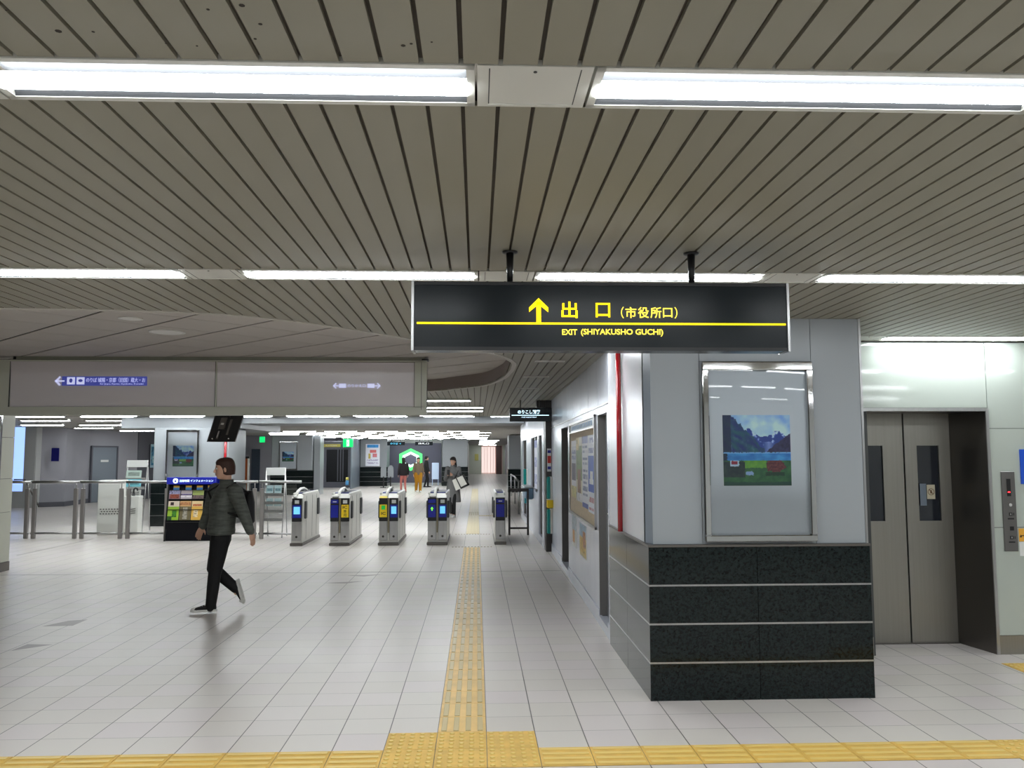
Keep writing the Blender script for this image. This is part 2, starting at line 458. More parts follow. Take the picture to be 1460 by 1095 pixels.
tactile('tactile_paving', [(X0 + .0, 25.6 + .3 * i, 'Y') for i in range(60)], 'far pale tactile strip in the distance beyond the gates', 'tactile strips', [m_yfar, m_yfar])
tactile('tactile_paving', [(X0 + .3 * i, 24.0, '.') for i in range(1, 4)], 'short pale tactile branch leading right behind the gates', 'tactile strips', [m_yfar, m_yfar])
m_stud = mat('brown_stud', (128, 98, 56), .5)
for yy, lab in ((15.95, 'row of small brown floor studs in front of the wide gate lane'), (18.5, 'row of small brown floor studs behind the wide gate lane')):
    t = thing('stud_row', (-.09, yy, 0), lab, 'floor studs')
    for i in range(13): MB().cyl((-.45 + i * .06, yy, 0), (-.45 + i * .06, yy, .006), .016, .012, 8).build('stud', m_stud, t)
    MB().box(-.16, -.03, yy - .14, yy - .06, 0, .002).build('white_mark', m_white, t)

# ------------------------------------------------------------------ ceiling
CZ = 2.70
def catmull(P, n=10):
    out = []
    for i in range(len(P) - 1):
        p0 = P[max(i - 1, 0)]; p1 = P[i]; p2 = P[i + 1]; p3 = P[min(i + 2, len(P) - 1)]
        for k in range(n):
            t = k / n
            out.append(tuple(.5 * ((2 * p1[a]) + (-p0[a] + p2[a]) * t + (2 * p0[a] - 5 * p1[a] + 4 * p2[a] - p3[a]) * t * t + (-p0[a] + 3 * p1[a] - 3 * p2[a] + p3[a]) * t ** 3) for a in (0, 1)))
    return out + [P[-1]]
near_edge = catmull([(-12, 5.72), (-6, 5.73), (-3.22, 5.745), (-2.54, 5.78), (-1.87, 5.91), (-1.44, 6.17), (-1.0, 6.62), (-.575, 7.2), (.05, 8.05), (.34, 8.8), (.385, 9.5), (.36, 10.2)])
far_edge = catmull([(.36, 10.2), (.31, 10.85), (.1, 11.82), (-.31, 12.45), (-.74, 12.95), (-2, 13.7), (-6, 14.0), (-12, 14.0)])
def edge_y(E, x):
    for a, b in zip(E, E[1:]):
        lo, hi = (a, b) if a[0] <= b[0] else (b, a)
        if lo[0] <= x <= hi[0] and hi[0] > lo[0]: return lo[1] + (hi[1] - lo[1]) * (x - lo[0]) / (hi[0] - lo[0])
    return None
xmax_open = max(p[0] for p in near_edge + far_edge)
SL = .10061; SX0 = -.0415
light_rows = [(-2.6, -19, 7.4), (-.2, -19, 7.4), (2.187, -19, 7.4), (4.585, -19, 7.4), (6.98, 2.9, 7.4), (6.98, -.32, .97), (7.72, -.10, 1.19)]
cb = MB()
n0 = int((-18 - SX0) / SL); n1 = int((7.4 - SX0) / SL)
GAP = .012
def slat_piece(x0, x1, ya0, ya1, yb0, yb1):
    z0, z1 = CZ, CZ + .014
    vs = [(x0, ya0, z0), (x1, ya1, z0), (x1, yb1, z0), (x0, yb0, z0), (x0, ya0, z1), (x1, ya1, z1), (x1, yb1, z1), (x0, yb0, z1)]
    cb.mi(0)._add(vs, [(0, 3, 2, 1), (0, 1, 5, 4), (1, 2, 6, 5), (2, 3, 7, 6), (3, 0, 4, 7)])
    g0 = x0 - GAP
    cb.mi(1)._add([(g0, ya0, z1), (x1, ya1, z1), (x1, yb1, z1), (g0, yb0, z1)], [(0, 3, 2, 1)])
YEND = 21.4
for n in range(n0, n1):
    x0 = SX0 + n * SL + GAP / 2; x1 = x0 + SL - GAP; xc = (x0 + x1) / 2
    iv = [(-4, -4, YEND, YEND)]
    # opening
    if xc < xmax_open - .01:
        a0 = edge_y(near_edge, x0) ; a1 = edge_y(near_edge, min(x1, xmax_open - .002)); b0 = edge_y(far_edge, x0); b1 = edge_y(far_edge, min(x1, .359))
        if x0 > .36: b0 = b1 = 10.0
        if x1 > .36 and b1 is None: b1 = 10.2
        if x0 < -12: iv = [(-4, -4, 5.72, 5.72), (14.0, 14.0, YEND, YEND)]
        elif a0 is not None and b0 is not None:
            a1 = a0 if a1 is None else a1; b1 = b0 if b1 is None else b1
            iv = [(-4, -4, a0, a1), (b0, b1, YEND, YEND)]
    for (yc, xa, xb) in light_rows:
        if not (xa < xc < xb): continue
        nv = []
        for (p0, p1, q0, q1) in iv:
            if max(p0, p1) < yc - .13 and min(q0, q1) > yc + .13: nv += [(p0, p1, yc - .127, yc - .127), (yc + .127, yc + .127, q0, q1)]
            else: nv.append((p0, p1, q0, q1))
        iv = nv
    for (p0, p1, q0, q1) in iv: slat_piece(x0, x1, p0, p1, q0, q1)
# chipped paint spots
m_chip = mat('paint_chip', (46, 38, 32), .8)
cb.mi(2)
for (px, py, r) in ((-.98, 1.93, .008), (-.90, 1.93, .004), (-.60, 1.82, .004), (-.52, 1.80, .007), (-.50, 1.88, .005), (-.53, 1.95, .004), (-.18, 1.97, .006), (-.16, 1.96, .004), (-.68, 1.99, .003), (-1.05, 1.84, .003), (-.75, 1.98, .003), (-.11, 1.95, .003), (-.42, 1.76, .003)):
    cb.cyl((px, py, CZ - .0006), (px, py, CZ), r, r, 7)
ch_ = MB()
for (yc, xa, xb) in light_rows: ch_.box(xa, xb, yc - .14, yc + .14, CZ + .05, CZ + .06)
struct('ceiling_channel', ch_, m_slatgap)
struct('ceiling', cb, [m_slat, m_slatgap, m_chip])
# roof slab above everything and upper coffer
UZ = 2.88
struct('ceiling_upper', MB().box(-18, 1.2, 5.0, 14.6, UZ + .006, UZ + .08), mat('coffer_void', (14, 12, 11), .8))
up_m = mat('coffer_panel', (200, 194, 188), .6)
cf = MB()
SQ = .845
for i in range(-6, 34):
    for j in range(-6, 34):
        s0 = 3.82 + SQ * i; d0 = 9.67 + SQ * (j - 12)
        # panel between sums s0..s0+SQ and differences d0..d0+SQ ; x=(s-d)/2, y=(s+d)/2
        a, b2, c2, d2 = s0 + .030, s0 + SQ - .006, d0 + .008, d0 + SQ - .008
        P = [((s - d) / 2, (s + d) / 2) for s, d in ((a, c2), (b2, c2), (b2, d2), (a, d2))]
        if all(-17.5 < p[0] < 1.1 and 5.2 < p[1] < 14.4 for p in P): cf.prism(P, 2, UZ, UZ + .006)
cfo = struct('ceiling_coffer', cf, up_m)
# fascia round the opening: light lip below, warm grey band above
def ribbon(E, z0, z1, th, sgn):
    mb = MB()
    for a, b in zip(E, E[1:]):
        d = Vector((b[0] - a[0], b[1] - a[1])); 
        if d.length < 1e-6: continue
        nrm = Vector((d.y, -d.x)).normalized() * th * sgn
        mb.prism([a, b, (b[0] + nrm.x, b[1] + nrm.y), (a[0] + nrm.x, a[1] + nrm.y)], 2, z0, z1)
    return mb
E = near_edge + far_edge[1:]
struct('trim_3', ribbon(E, CZ + .0, UZ, .012, 1), mat('coffer_fascia', (138, 126, 122), .6))
struct('trim_4', ribbon(E, CZ - .006, CZ + .012, .05, 1), mat('coffer_lip', (196, 192, 184), .5))
# ceilings further back
struct('ceiling_back', MB().box(-18, 7.4, YEND + .02, 81, CZ, CZ + .06), mat('far_ceiling', (178, 176, 170), .6))
struct('ceiling_slab', MB().box(-18, 7.4, -4, 82, 3.1, 3.3), m_slatgap)
struct('soffit_beam', MB().box(-5.9, 1.2, 21.42, 23.2, 2.53, CZ), m_clad)
struct('soffit_bulkhead', MB().box(-8.85, -5.9, 21.3, 25.5, 2.41, CZ), m_clad)

# ------------------------------------------------------------------ ceiling lights
def make_light(long=1.285, w=.25):
    t = thing('ceiling_light', (0, 0, CZ), '', 'ceiling light')
    h = MB()   # flush frame + tray, origin at left end, centre line, ceiling plane
    hw = w / 2
    h.box(0, long, -hw, -hw + .022, -.004, .03).box(0, long, hw - .022, hw, -.004, .03)
    h.box(0, .022, -hw, hw, -.004, .03).box(long - .022, long, -hw, hw, -.004, .03)
    h.build('frame', m_frame, t, world=False)
    tr = MB().box(.022, long - .022, -hw + .02, hw - .02, .045, .05)
    tr.quad((.022, -hw + .022, -.002), (long - .022, -hw + .022, -.002), (long - .022, -hw + .05, .045), (.022, -hw + .05, .045))
    tr.quad((.022, hw - .05, .045), (long - .022, hw - .05, .045), (long - .022, hw - .022, -.002), (.022, hw - .022, -.002))
    tr.build('reflector', m_tray, t, world=False)
    lb = MB(); prof = [(.050 * math.cos(a) + .012, .003 - .015 * math.sin(a)) for a in [PI * i / 10 for i in range(11)]]
    lb.prism(prof, 0, .02, long - .02)
    lb.build('light_bar', m_tube, t, world=False)
    return t
def make_cover(long=.30, w=.25):
    hw = w / 2
    t = thing('ceiling_cover_plate', (0, 0, CZ), '', 'cover plate')
    p = MB().box(0, long, -hw, hw, -.003, .05)
    p.mi(1).box(.03, .033, -hw + .015, hw - .02, -.0036, -.003).box(long - .033, long - .03, -hw + .015, hw - .02, -.0036, -.003)
    p.mi(0).box(.03, long - .03, hw - .02, hw - .016, -.006, -.003)
    p.build('plate', [m_frame, m_joint], t, world=False)
    MB().cyl((long / 2, -hw + .03, -.005), (long / 2, -hw + .03, -.003), .005, .005, 8).build('screw', m_black, t, world=False)
    return t
L0 = make_light(); C0 = make_cover()
used = {'L': False, 'C': False}
def put(kind, x, y, z, label, group):
    src = L0 if kind == 'L' else C0
    if not used[kind]: used[kind] = True; o = src; o.location = (x, y, z); o['label'] = label
    else: o = copy_tree(src, loc=(x, y, z), label=label)
    o['group'] = group
    return o
rows = [(2.187, .308, range(-3, 4), 'nearest'), (4.585, .320, range(-4, 4), 'second')]
names_near = {(2.187, -1): 'large bright tube light of the nearest row, left of the centre cover plate', (2.187, 0): 'large bright tube light of the nearest row, right of the centre cover plate',
              (4.585, -2): 'tube light of the second row at the left picture edge', (4.585, -1): 'tube light of the second row just left of the exit sign pole', (4.585, 0): 'tube light of the second row directly above the hanging exit sign',
              (4.585, 1): 'tube light of the second row right of the exit sign, above the lift'}
for (yc, xs, rng, nm) in rows:
    for k in rng:
        x = xs + 1.6 * k
        put('L', x, yc, CZ, names_near.get((yc, k), 'tube light of the %s ceiling row reaching past the picture edge' % nm), 'near ceiling lights')
        put('C', x - .308, yc, CZ, {(2.187, 0): 'flat cream cover plate between the two nearest tube lights', (4.585, -1): 'cover plate between the second row lights, left of the exit sign', (4.585, 0): 'cover plate behind the left pole of the exit sign', (4.585, 1): 'cover plate in the second light row, just right of the exit sign'}.get((yc, k), 'cover plate in the %s light row near the picture edge' % nm), 'ceiling cover plates')
put('L', 3.46, 6.98, CZ, 'tube light in front of the white wall over the lift', 'near ceiling lights'); put('L', 5.06, 6.98, CZ, 'tube light of the lift row beyond the right picture edge', 'near ceiling lights')
put('L', -.32, 6.98, CZ, 'tube light hidden behind the hanging exit sign, nearer one', 'near ceiling lights')  # extra lamp, added to brighten corridor wall and floor
put('L', -.10, 7.72, CZ, 'tube light hidden behind the hanging exit sign, farther one', 'near ceiling lights')  # second added lamp for the corridor floor
put('C', 3.152, 6.98, CZ, 'cover plate at the left end of the lift light row', 'ceiling cover plates')
# behind the camera (they light the hall)
for yc in (-.2, -2.6):
    for k in (range(-4, 5) if yc > -1 else (-3, -1, 1, 3)): put('L', .308 + 1.6 * k, yc, CZ, 'tube light of the rows behind the viewpoint', 'rear ceiling lights')
for yc, xr in ((14.78, -.1), (16.95, .14), (18.17, .14), (20.35, -.1)):
    for k in range(6):
        put('L', xr - 1.285 - 1.6 * k, yc, CZ - .03, {14.78: 'first', 16.95: 'second', 18.17: 'third', 20.35: 'fourth'}[yc] + ' of the light rows over the gates, %s' % ('seen right of the long sign box' if k == 0 else 'hidden behind the long sign box'), 'lights over the gates')
for k in range(9):
    put('L', -4.79 + .15 + 1.656 * (k - 4), 20.75, CZ - .03, ('%s light in the row seen under the long sign box' % ['leftmost', 'second', 'third', 'fourth', 'middle', 'sixth', 'seventh', 'eighth', 'rightmost'][k]), 'row under the sign box')
for (y, xs) in ((23.0, (-12.2, -10.5)), (26.2, (-13.9, -12.15)), (29.0, (-13.6, -11.9)), (32.1, (-13.4, -11.7))):
    for i, x in enumerate(xs): put('L', x, y, CZ - .035, '%s light of the %s row in the bluish left hall' % (('left', 'right')[i], {23.0: 'front', 26.2: 'second', 29.0: 'third', 32.1: 'rear'}[y]), 'lights in the left hall')
for r in range(8):
    y = 33.2 + 2.25 * r
    for k in range(6):
        x = .1 - 1.285 - 1.6 * k + (.5 if r % 2 else 0)
        if r < 1 and k > 4: continue
        put('L', x, y, CZ - .035, 'tube light in the dense bright field of lights far beyond the gates', 'far field of ceiling lights')
for r in range(5): put('L', .15, 54 + 5 * r, CZ - .035, 'light in the far corridor leading to the bright doorway', 'far corridor lights')  # the farthest is added to brighten the dark corridor end
put('L', .5, 77.0, CZ - .035, 'last light in front of the bright far doorway', 'far corridor lights')  # added to lift the dark walls at the corridor end

# slot vents in the corridor ceiling
for (x, y, lab) in ((.77, 8.8, 'nearest'), (.75, 10.55, 'middle'), (.76, 12.4, 'farthest')):
    t = thing('ceiling_vent', (x, y, CZ), '%s narrow slot vent in the slatted ceiling beside the steel wall' % lab, 'ceiling vent', 'ceiling slot vents')
    MB().box(x - .16, x + .16, y - .06, y - .045, CZ - .004, CZ).box(x - .16, x + .16, y + .045, y + .06, CZ - .004, CZ).box(x - .16, x - .145, y - .06, y + .06, CZ - .004, CZ).box(x + .145, x + .16, y - .06, y + .06, CZ - .004, CZ).build('frame', m_white, t)
    v = MB()
    for i in range(4): v.box(x - .145, x + .145, y - .04 + i * .02, y - .033 + i * .02, CZ - .004, CZ - .001)
    v.build('louvre', m_frame, t)
for (x, y, lab) in ((-2.95, 7.21, 'small nearer'), (-2.93, 8.0, 'large')):
    r = .10 if 'small' in lab else .165
    t = thing('downlight', (x, y, UZ), 'unlit %s round downlight in the dark coffered ceiling' % lab, 'downlight', 'coffer downlights')
    MB().lathe((x, y, UZ - .006), [(r, .006), (r, 0), (r * .88, -.002), (r * .86, .004)]).build('ring', m_white, t)
    MB().cyl((x, y, UZ - .005), (x, y, UZ - .001), r * .84, r * .84, 24).build('diffuser', mat('frosted_lens', (240, 240, 236), .4), t)

# ------------------------------------------------------------------ long sign box (hung under the coffer)
BY = 10.0
t = thing('sign_box', (-3.2, BY, 2.19), 'long grey sign box hung across the hall with two blank acrylic panels', 'sign box')
f = MB()
f.box(-7.6, -5.455, BY, BY + .16, 2.19, 2.84)
f.box(-5.46, -.6, BY, BY + .16, 2.19, 2.287).box(-5.46, -.6, BY, BY + .16, 2.822, 2.84)
f.box(-.745, -.6, BY, BY + .16, 2.28, 2.83).box(-3.088, -3.07, BY + .002, BY + .05, 2.28, 2.83)
f.box(-5.46, -.6, BY + .075, BY + .16, 2.28, 2.83)
f.build('frame', m_beam, t)
MB().box(-5.40, -.62, BY + .02, BY + .12, 2.845, 2.882).build('hanging_rail', mat('rail_grey', (150, 152, 138), .5), t)
MB().box(-7.6, -.66, BY + .01, BY + .1, 2.84, 2.845).box(-5.43, -5.40, BY + .01, BY + .12, 2.845, 2.882).box(-.66, -.58, BY + .0, BY + .14, 2.84, 2.86).build('shadow_gap', m_black, t)
tilt = lambda v: (v[0], v[1] + (2.82 - v[2]) * .054 - .010, v[2])
MB().box(-5.452, -3.09, BY + .012, BY + .03, 2.29, 2.82).build('panel', m_panel, t, tilt)
MB().box(-3.068, -.748, BY + .012, BY + .03, 2.29, 2.815).build('panel', m_panel, t, tilt)
MB().box(-3.089, -3.083, BY + .0, BY + .012, 2.285, 2.825).box(-5.458, -5.452, BY - .001, BY + .012, 2.285, 2.82).box(-.75, -.744, BY - .001, BY + .012, 2.285, 2.82).box(-.665, -.66, BY - .001, BY + .002, 2.25, 2.82).build('joint', m_joint, t)
mg = mat('dim_lit_blue', (96, 104, 190), .4, emit=.16, ergb=(90, 100, 215)); mw = mat('dim_lit_white', (205, 208, 232), .4, emit=.5, ergb=(205, 210, 250))  # reflection of a lit sign in the acrylic, painted as glowing marks
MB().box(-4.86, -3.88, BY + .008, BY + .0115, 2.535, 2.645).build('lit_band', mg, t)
def arrow_mb(x, z, s, y, dr):
    m = MB(); m.box(x - s * .1, x + s, y - .002, y, z - s * .08, z + s * .08) if dr < 0 else m.box(x - s, x + s * .1, y - .002, y, z - s * .08, z + s * .08)
    for sg in (-1, 1):
        a = (x - s * .2 * -dr if False else x, z); e = (x - dr * s * .5, z + sg * s * .5)
        nx, nz_ = (e[1] - a[1]), -(e[0] - a[0]); ln = math.hypot(nx, nz_); nx *= s * .09 / ln; nz_ *= s * .09 / ln
        m.prism([(a[0] + nx, a[1] + nz_), (e[0] + nx, e[1] + nz_), (e[0] - nx, e[1] - nz_), (a[0] - nx, a[1] - nz_)], 1, y - .0025, y - .0005)
    return m
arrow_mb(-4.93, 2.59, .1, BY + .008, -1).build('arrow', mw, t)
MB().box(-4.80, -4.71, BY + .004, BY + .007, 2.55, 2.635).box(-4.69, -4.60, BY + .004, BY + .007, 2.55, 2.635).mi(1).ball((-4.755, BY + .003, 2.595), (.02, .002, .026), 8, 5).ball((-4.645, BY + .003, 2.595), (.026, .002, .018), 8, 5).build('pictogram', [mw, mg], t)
text('のりば 城陽・京都（旧国）蔵大・お', .07, mw, (-4.58, BY + .005, 2.575), t, fit=(.68, .055))  # reflected lettering, drawn glowing on the panel
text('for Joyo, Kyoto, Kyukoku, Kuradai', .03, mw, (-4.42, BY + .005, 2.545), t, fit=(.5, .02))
arrow_mb(-1.70, 2.537, .06, BY + .008, -1).build('arrow', mw, t); arrow_mb(-1.155, 2.537, .06, BY + .008, 1).build('arrow', mw, t)  # right panel: another sign reflection painted as glowing marks
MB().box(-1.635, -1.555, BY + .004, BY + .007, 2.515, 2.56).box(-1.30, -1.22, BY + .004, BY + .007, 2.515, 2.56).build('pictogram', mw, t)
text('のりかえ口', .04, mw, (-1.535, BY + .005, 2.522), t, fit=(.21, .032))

# ------------------------------------------------------------------ pillars
LAND = {}
def picture_frame(t, x0, x1, z0, z1, y, pic, dome=True):
    """chrome frame proud of plane y (facing -Y) with a pale board, a print and a bowed clear cover"""
    fr = MB(); w = .045; d = .05
    fr.bbox(x0, x0 + w, y - d, y, z0 + w, z1 - w * 1.3, .006).bbox(x1 - w, x1, y - d, y, z0 + w, z1 - w * 1.3, .006).bbox(x0, x1, y - d, y, z1 - w * 1.3, z1, .006).bbox(x0, x1, y - d, y, z0, z0 + w, .006)
    o = fr.build('frame', m_chrome, t)
    MB().box(x0 + w, x1 - w, y - .012, y - .004, z0 + w, z1 - w).build('backing_board', mat('pale_blue_board', (218, 226, 234), .5), t)
    px0, px1, pz0, pz1 = pic
    printed('picture', (px0, y - .014, pz0), (px1 - px0, 0, 0), (0, 0, pz1 - pz0), lambda s_, t_: tuple(max(0, min(255, v * k_ + 4)) for v, k_ in zip(landscape(s_ + .008 * nz(s_, t_, 50, 3), t_ + .008 * nz(s_, t_, 50, 8)), (1.0, 1.12, 1.32))), 110, 110, t)
    c = MB(); n = 16
    a0, a1, b0, b1 = x0 + w, x1 - w, z0 + w, z1 - w
    g = [[(a0 + (a1 - a0) * i / n, y - .028 - .014 * (1 - ((i / n) * 2 - 1) ** 2), b0 + (b1 - b0) * j / n) for i in range(n + 1)] for j in range(n + 1)]
    vs = [p for r in g for p in r]; fs = [(j * (n + 1) + i, j * (n + 1) + i + 1, (j + 1) * (n + 1) + i + 1, (j + 1) * (n + 1) + i) for j in range(n) for i in range(n)]
    c._add(vs, fs, True); c.build('clear_cover', m_glass, t)

PX0, PX1, PY0, PY1 = 1.213, 2.806, 5.967, 7.76
t = thing('pillar', (2.0, 6.9, 0), 'broad pillar on the right with a black granite base and a framed mountain picture', 'pillar')
b_ = MB(); zs = [0, .256, .522, .789, 1.062]
for i in range(4):
    z0 = zs[i] + (.008 if i else 0); z1 = zs[i + 1] - .004
    b_.box(PX0, 1.987, PY0, PY0 + .05, z0, z1).box(1.991, PX1, PY0, PY0 + .05, z0, z1)
    b_.box(PX0 + 0, PX0 + .05, PY0 + .05, 6.85, z0, z1).box(PX0 + 0, PX0 + .05, 6.854, PY1, z0, z1)
    b_.box(PX1 - .05, PX1, PY0 + .05, PY1, z0, z1)
gb = b_.build('granite_base', m_granite, t)
s_ = MB()
for z in zs[1:4]: s_.box(PX0 - .002, PX1 + .002, PY0 - .002, PY1, z - .004, z + .008)
s_.build('steel_strip', m_steel, gb)
MB().box(PX0 - .006, PX1 + .006, PY0 - .006, PY1, 1.058, 1.074).build('ledge', m_steel_dk, gb)
u = MB()
ux0, ux1, uy = 1.252, 2.805, 5.99
u.box(ux0, 1.606, uy, uy + .03, 1.076, CZ).box(1.610, 2.430, uy + .0, uy + .03, 2.386, CZ).box(1.610, 2.430, uy, uy + .03, 1.076, 2.382).box(2.434, 2.79, uy, uy + .03, 1.076, CZ)
u.box(ux1 - .05, ux1, uy + .02, PY1, 1.076, CZ)
u.mi(1).box(ux0 + .01, ux1 - .01, uy + .012, PY1 - .02, 1.07, CZ)
u.mi(2).box(2.792, ux1 + .004, uy - .002, uy + .03, 1.076, CZ)
u.mi(3).prism([(ux0 - .002, uy), (ux0 - .002, uy + .03), (1.222, uy + .17), (1.222, uy + .13)], 2, 1.076, CZ)
u.mi(0).box(ux0 - .002, ux0 + .008, uy - .004, uy + .002, 1.076, CZ)
u.build('cladding', [m_clad, m_joint, m_steel, m_clad2], t)
sd = MB().box(1.222, 1.25, 6.12, 7.75, 1.076, CZ)
sd.build('side_cladding', mat('side_cladding', (222, 224, 230), .28, metal=.3), t)
tf = thing('picture_frame', (2.02, uy, 1.1), 'large chrome frame with mountain lake picture on the near granite-based pillar', 'picture frame', 'framed mountain pictures')
picture_frame(tf, 1.618, 2.426, 1.095, 2.378, uy, (1.766, 2.258, 1.488, 1.994))
pp = MB().cyl((1.195, 7.03, 1.076), (1.195, 7.03, CZ), .022, .022, 16)
tag(pp.build('pipe', m_red), 'red vertical pipe on the side of the near pillar', 'pipe')

def far_pillar(x0, x1, y0, depth, lab, base=True, topz=CZ - .05, m=m_clad, fr=None):
    t = thing('pillar', ((x0 + x1) / 2, y0 + depth / 2, 0), lab, 'pillar')
    if base:
        bb = MB()
        for i in range(4): bb.box(x0, x1, y0, y0 + depth, zs[i] + (.01 if i else 0), zs[i + 1])
        gb = bb.build('granite_base', m_granite, t)
        st = MB()
        for z in zs[1:4]: st.box(x0 - .003, x1 + .003, y0 - .003, y0 + depth, z, z + .01)
        st.build('steel_strip', m_steel, gb)
    MB().bbox(x0 + .03, x1 - .03, y0 + .03, y0 + depth, 1.062 if base else 0, topz, .02).build('cladding', m, t)
    return t
far_pillar(-8.0, -6.12, 21.1, 1.6, 'grey pillar behind the brochure racks at left, with a framed picture', True, 2.41)
tf = thing('picture_frame', (-7.25, 21.1, 1.0), 'framed mountain picture on the left pillar above the black brochure rack', 'picture frame', 'framed mountain pictures')
picture_frame(tf, -7.66, -6.86, 1.08, 2.36, 21.13, (-7.50, -6.99, 1.46, 1.97))
far_pillar(-9.1, -7.24, 37.6, 1.6, 'grey pillar with black granite base beyond the leftmost gate', True)
tf = thing('picture_frame', (-8.33, 37.6, 1.0), 'small distant framed picture on the pillar beyond the leftmost gate', 'picture frame', 'framed mountain pictures')
picture_frame(tf, -8.74, -7.93, 1.1, 2.36, 37.63, (-8.60, -8.09, 1.47, 1.90))
far_pillar(-6.72, -5.08, 48.1, 1.6, 'distant pillar carrying the bright white poster', True)
far_pillar(-1.99, -.5, 48.1, 1.6, 'distant pillar behind the woman in the grey coat', True)
far_pillar(1.45, 2.5, 39.3, 1.6, 'distant grey pillar with dark base at the right of the far corridor', True)
pp = MB().cyl((-6.22, 21.105, 1.05), (-6.22, 21.105, 2.412), .03, .03, 12)
tag(pp.build('pipe', m_red), 'red vertical pipe on the left pillar, above the walking person', 'pipe')
# steel corner strips of the distant pillar
tag(MB().box(-7.22, -6.95, 37.7, 38.6, 0, 2.6).build('duct_cover', m_clad), 'tall pale duct cover beside the pillar beyond the leftmost gate', 'duct cover')
# near-left pillar (right side face seen at the left picture edge)
t = thing('pillar', (-7.7, 12.5, 0), 'greenish-grey panelled pillar at the left picture edge', 'pillar')
b_ = MB(); jz = [.14, .88, 1.38, 2.0, 2.62, UZ]
for a, c in zip(jz, jz[1:]): b_.box(-8.4, -7.066, 11.9, 13.17, a, c - .006)
b_.mi(1).box(-8.38, -7.075, 11.92, 13.15, .14, UZ)
b_.build('cladding', [m_beam, m_joint], t)
MB().box(-8.4, -7.06, 11.89, 13.18, 0, .135).build('plinth', m_steel_dk, t)
tf = thing('picture_frame', (-7.06, 12.4, 1.2), 'chrome-edged frame on the pillar at the left picture edge', 'picture frame')
fm = MB()
for (a, c, d, e) in ((12.0, 12.05, 1.2, 2.35), (12.72, 12.77, 1.2, 2.35), (12.05, 12.72, 2.3, 2.35), (12.05, 12.72, 1.2, 1.25)): fm.bbox(-7.066, -7.03, a, c, d, e, .006)
fm.build('frame', m_chrome, tf); MB().box(-7.066, -7.05, 12.05, 12.72, 1.25, 2.3).build('backing_board', mat('pale_blue_board'), tf)

# ------------------------------------------------------------------ exit sign
SY = 3.96
t = thing('exit_sign', (.61, SY + .06, 2.2), 'long charcoal hanging EXIT sign with yellow arrow and Japanese lettering', 'hanging sign')
MB().bbox(-.308, 1.506, SY + .002, SY + .13, 2.208, 2.532, .006).build('box', m_signblack, t)
MB().box(-.312, -.300, SY - .006, SY + .134, 2.204, 2.536).box(1.498, 1.510, SY - .006, SY + .134, 2.204, 2.536).build('end_trim', m_steel, t)
MB().box(-.30, 1.498, SY - .004, SY + .002, 2.52, 2.535).box(-.30, 1.498, SY - .004, SY + .002, 2.205, 2.222).build('rail', m_black, t)
MB().box(-.286, 1.49, SY - .003, SY + .0015, 2.331, 2.340).build('yellow_line', m_signyel, t)
ar = MB().box(.283, .305, SY - .003, SY + .001, 2.340, 2.440)
for sg in (-1, 1):
    ar.prism([(.294, 2.458), (.294, 2.428), (.294 + sg * .046, 2.390), (.294 + sg * .046, 2.412)], 1, SY - .003, SY + .001)
ar.build('arrow', m_signyel, t)
text('出', .1, m_signyel, (.403, SY - .001, 2.362), t, fit=(.078, .080), bold=.0015)
text('口', .1, m_signyel, (.568, SY - .001, 2.366), t, fit=(.070, .070), bold=.0015)
text('（', .1, m_signyel2, (.690, SY - .001, 2.362), t, fit=(.014, .056))
for i, ch in enumerate('市役所口'):
    text(ch, .1, m_signyel2, (.7115 + i * .0605, SY - .001, 2.364 + (.003 if i == 3 else 0)), t, fit=(.053 if i < 3 else .046, .053 if i < 3 else .046), bold=.001)
text('）', .1, m_signyel2, (.949, SY - .001, 2.362), t, fit=(.014, .056))
text('EXIT', .1, m_signyel2, (.406, SY - .001, 2.281), t, fit=(.072, .027), bold=.0018)
text('(SHIYAKUSHO GUCHI)', .1, m_signyel2, (.496, SY - .001, 2.2745), t, fit=(.396, .036), bold=.0018)
for x in (.160, 1.054):
    p = MB().cyl((x, SY + .07, 2.53), (x, SY + .07, 2.695), .014, .019, 16)
    p.lathe((x, SY + .07, 2.53), [(.03, 0), (.028, .012), (.015, .02)], 16)
    p.build('pole', m_black, t)
    MB().lathe((x, SY + .07, 2.69), [(.03, 0), (.038, .003), (.038, .0095)], 20).build('ceiling_plate', m_black, t)

# fare adjustment sign
t = thing('hanging_sign', (.97, 15.05, 2.32), 'small black hanging sign with glowing white Japanese lettering at the end of the steel wall', 'hanging sign')
MB().bbox(.585, 1.34, 15.0, 15.09, 2.315, 2.56, .006).build('box', m_signblack, t)
text('のりこし精算', .1, m_litwhite, (.73, 14.998, 2.45), t, fit=(.40, .07), bold=.002)
text('FARE ADJUSTMENT', .04, m_litwhite, (.80, 14.998, 2.375), t, fit=(.27, .025))
MB().box(.62, 1.29, 14.994, 14.999, 2.42, 2.43).build('lit_line', m_litwhite, t)
MB().cyl((1.12, 15.045, 2.56), (1.12, 15.045, CZ), .012, .012, 10).cyl((.78, 15.045, 2.56), (.78, 15.045, CZ), .012, .012, 10).build('hanger', m_steel_dk, t)

# ------------------------------------------------------------------ right: steel office wall (slightly skewed to the tile grid)
def W(v): return (1.129 + .0141 * v[1] + v[0], v[1], v[2])
w = MB()
S0, S1 = 7.762, 15.46
TH = .16
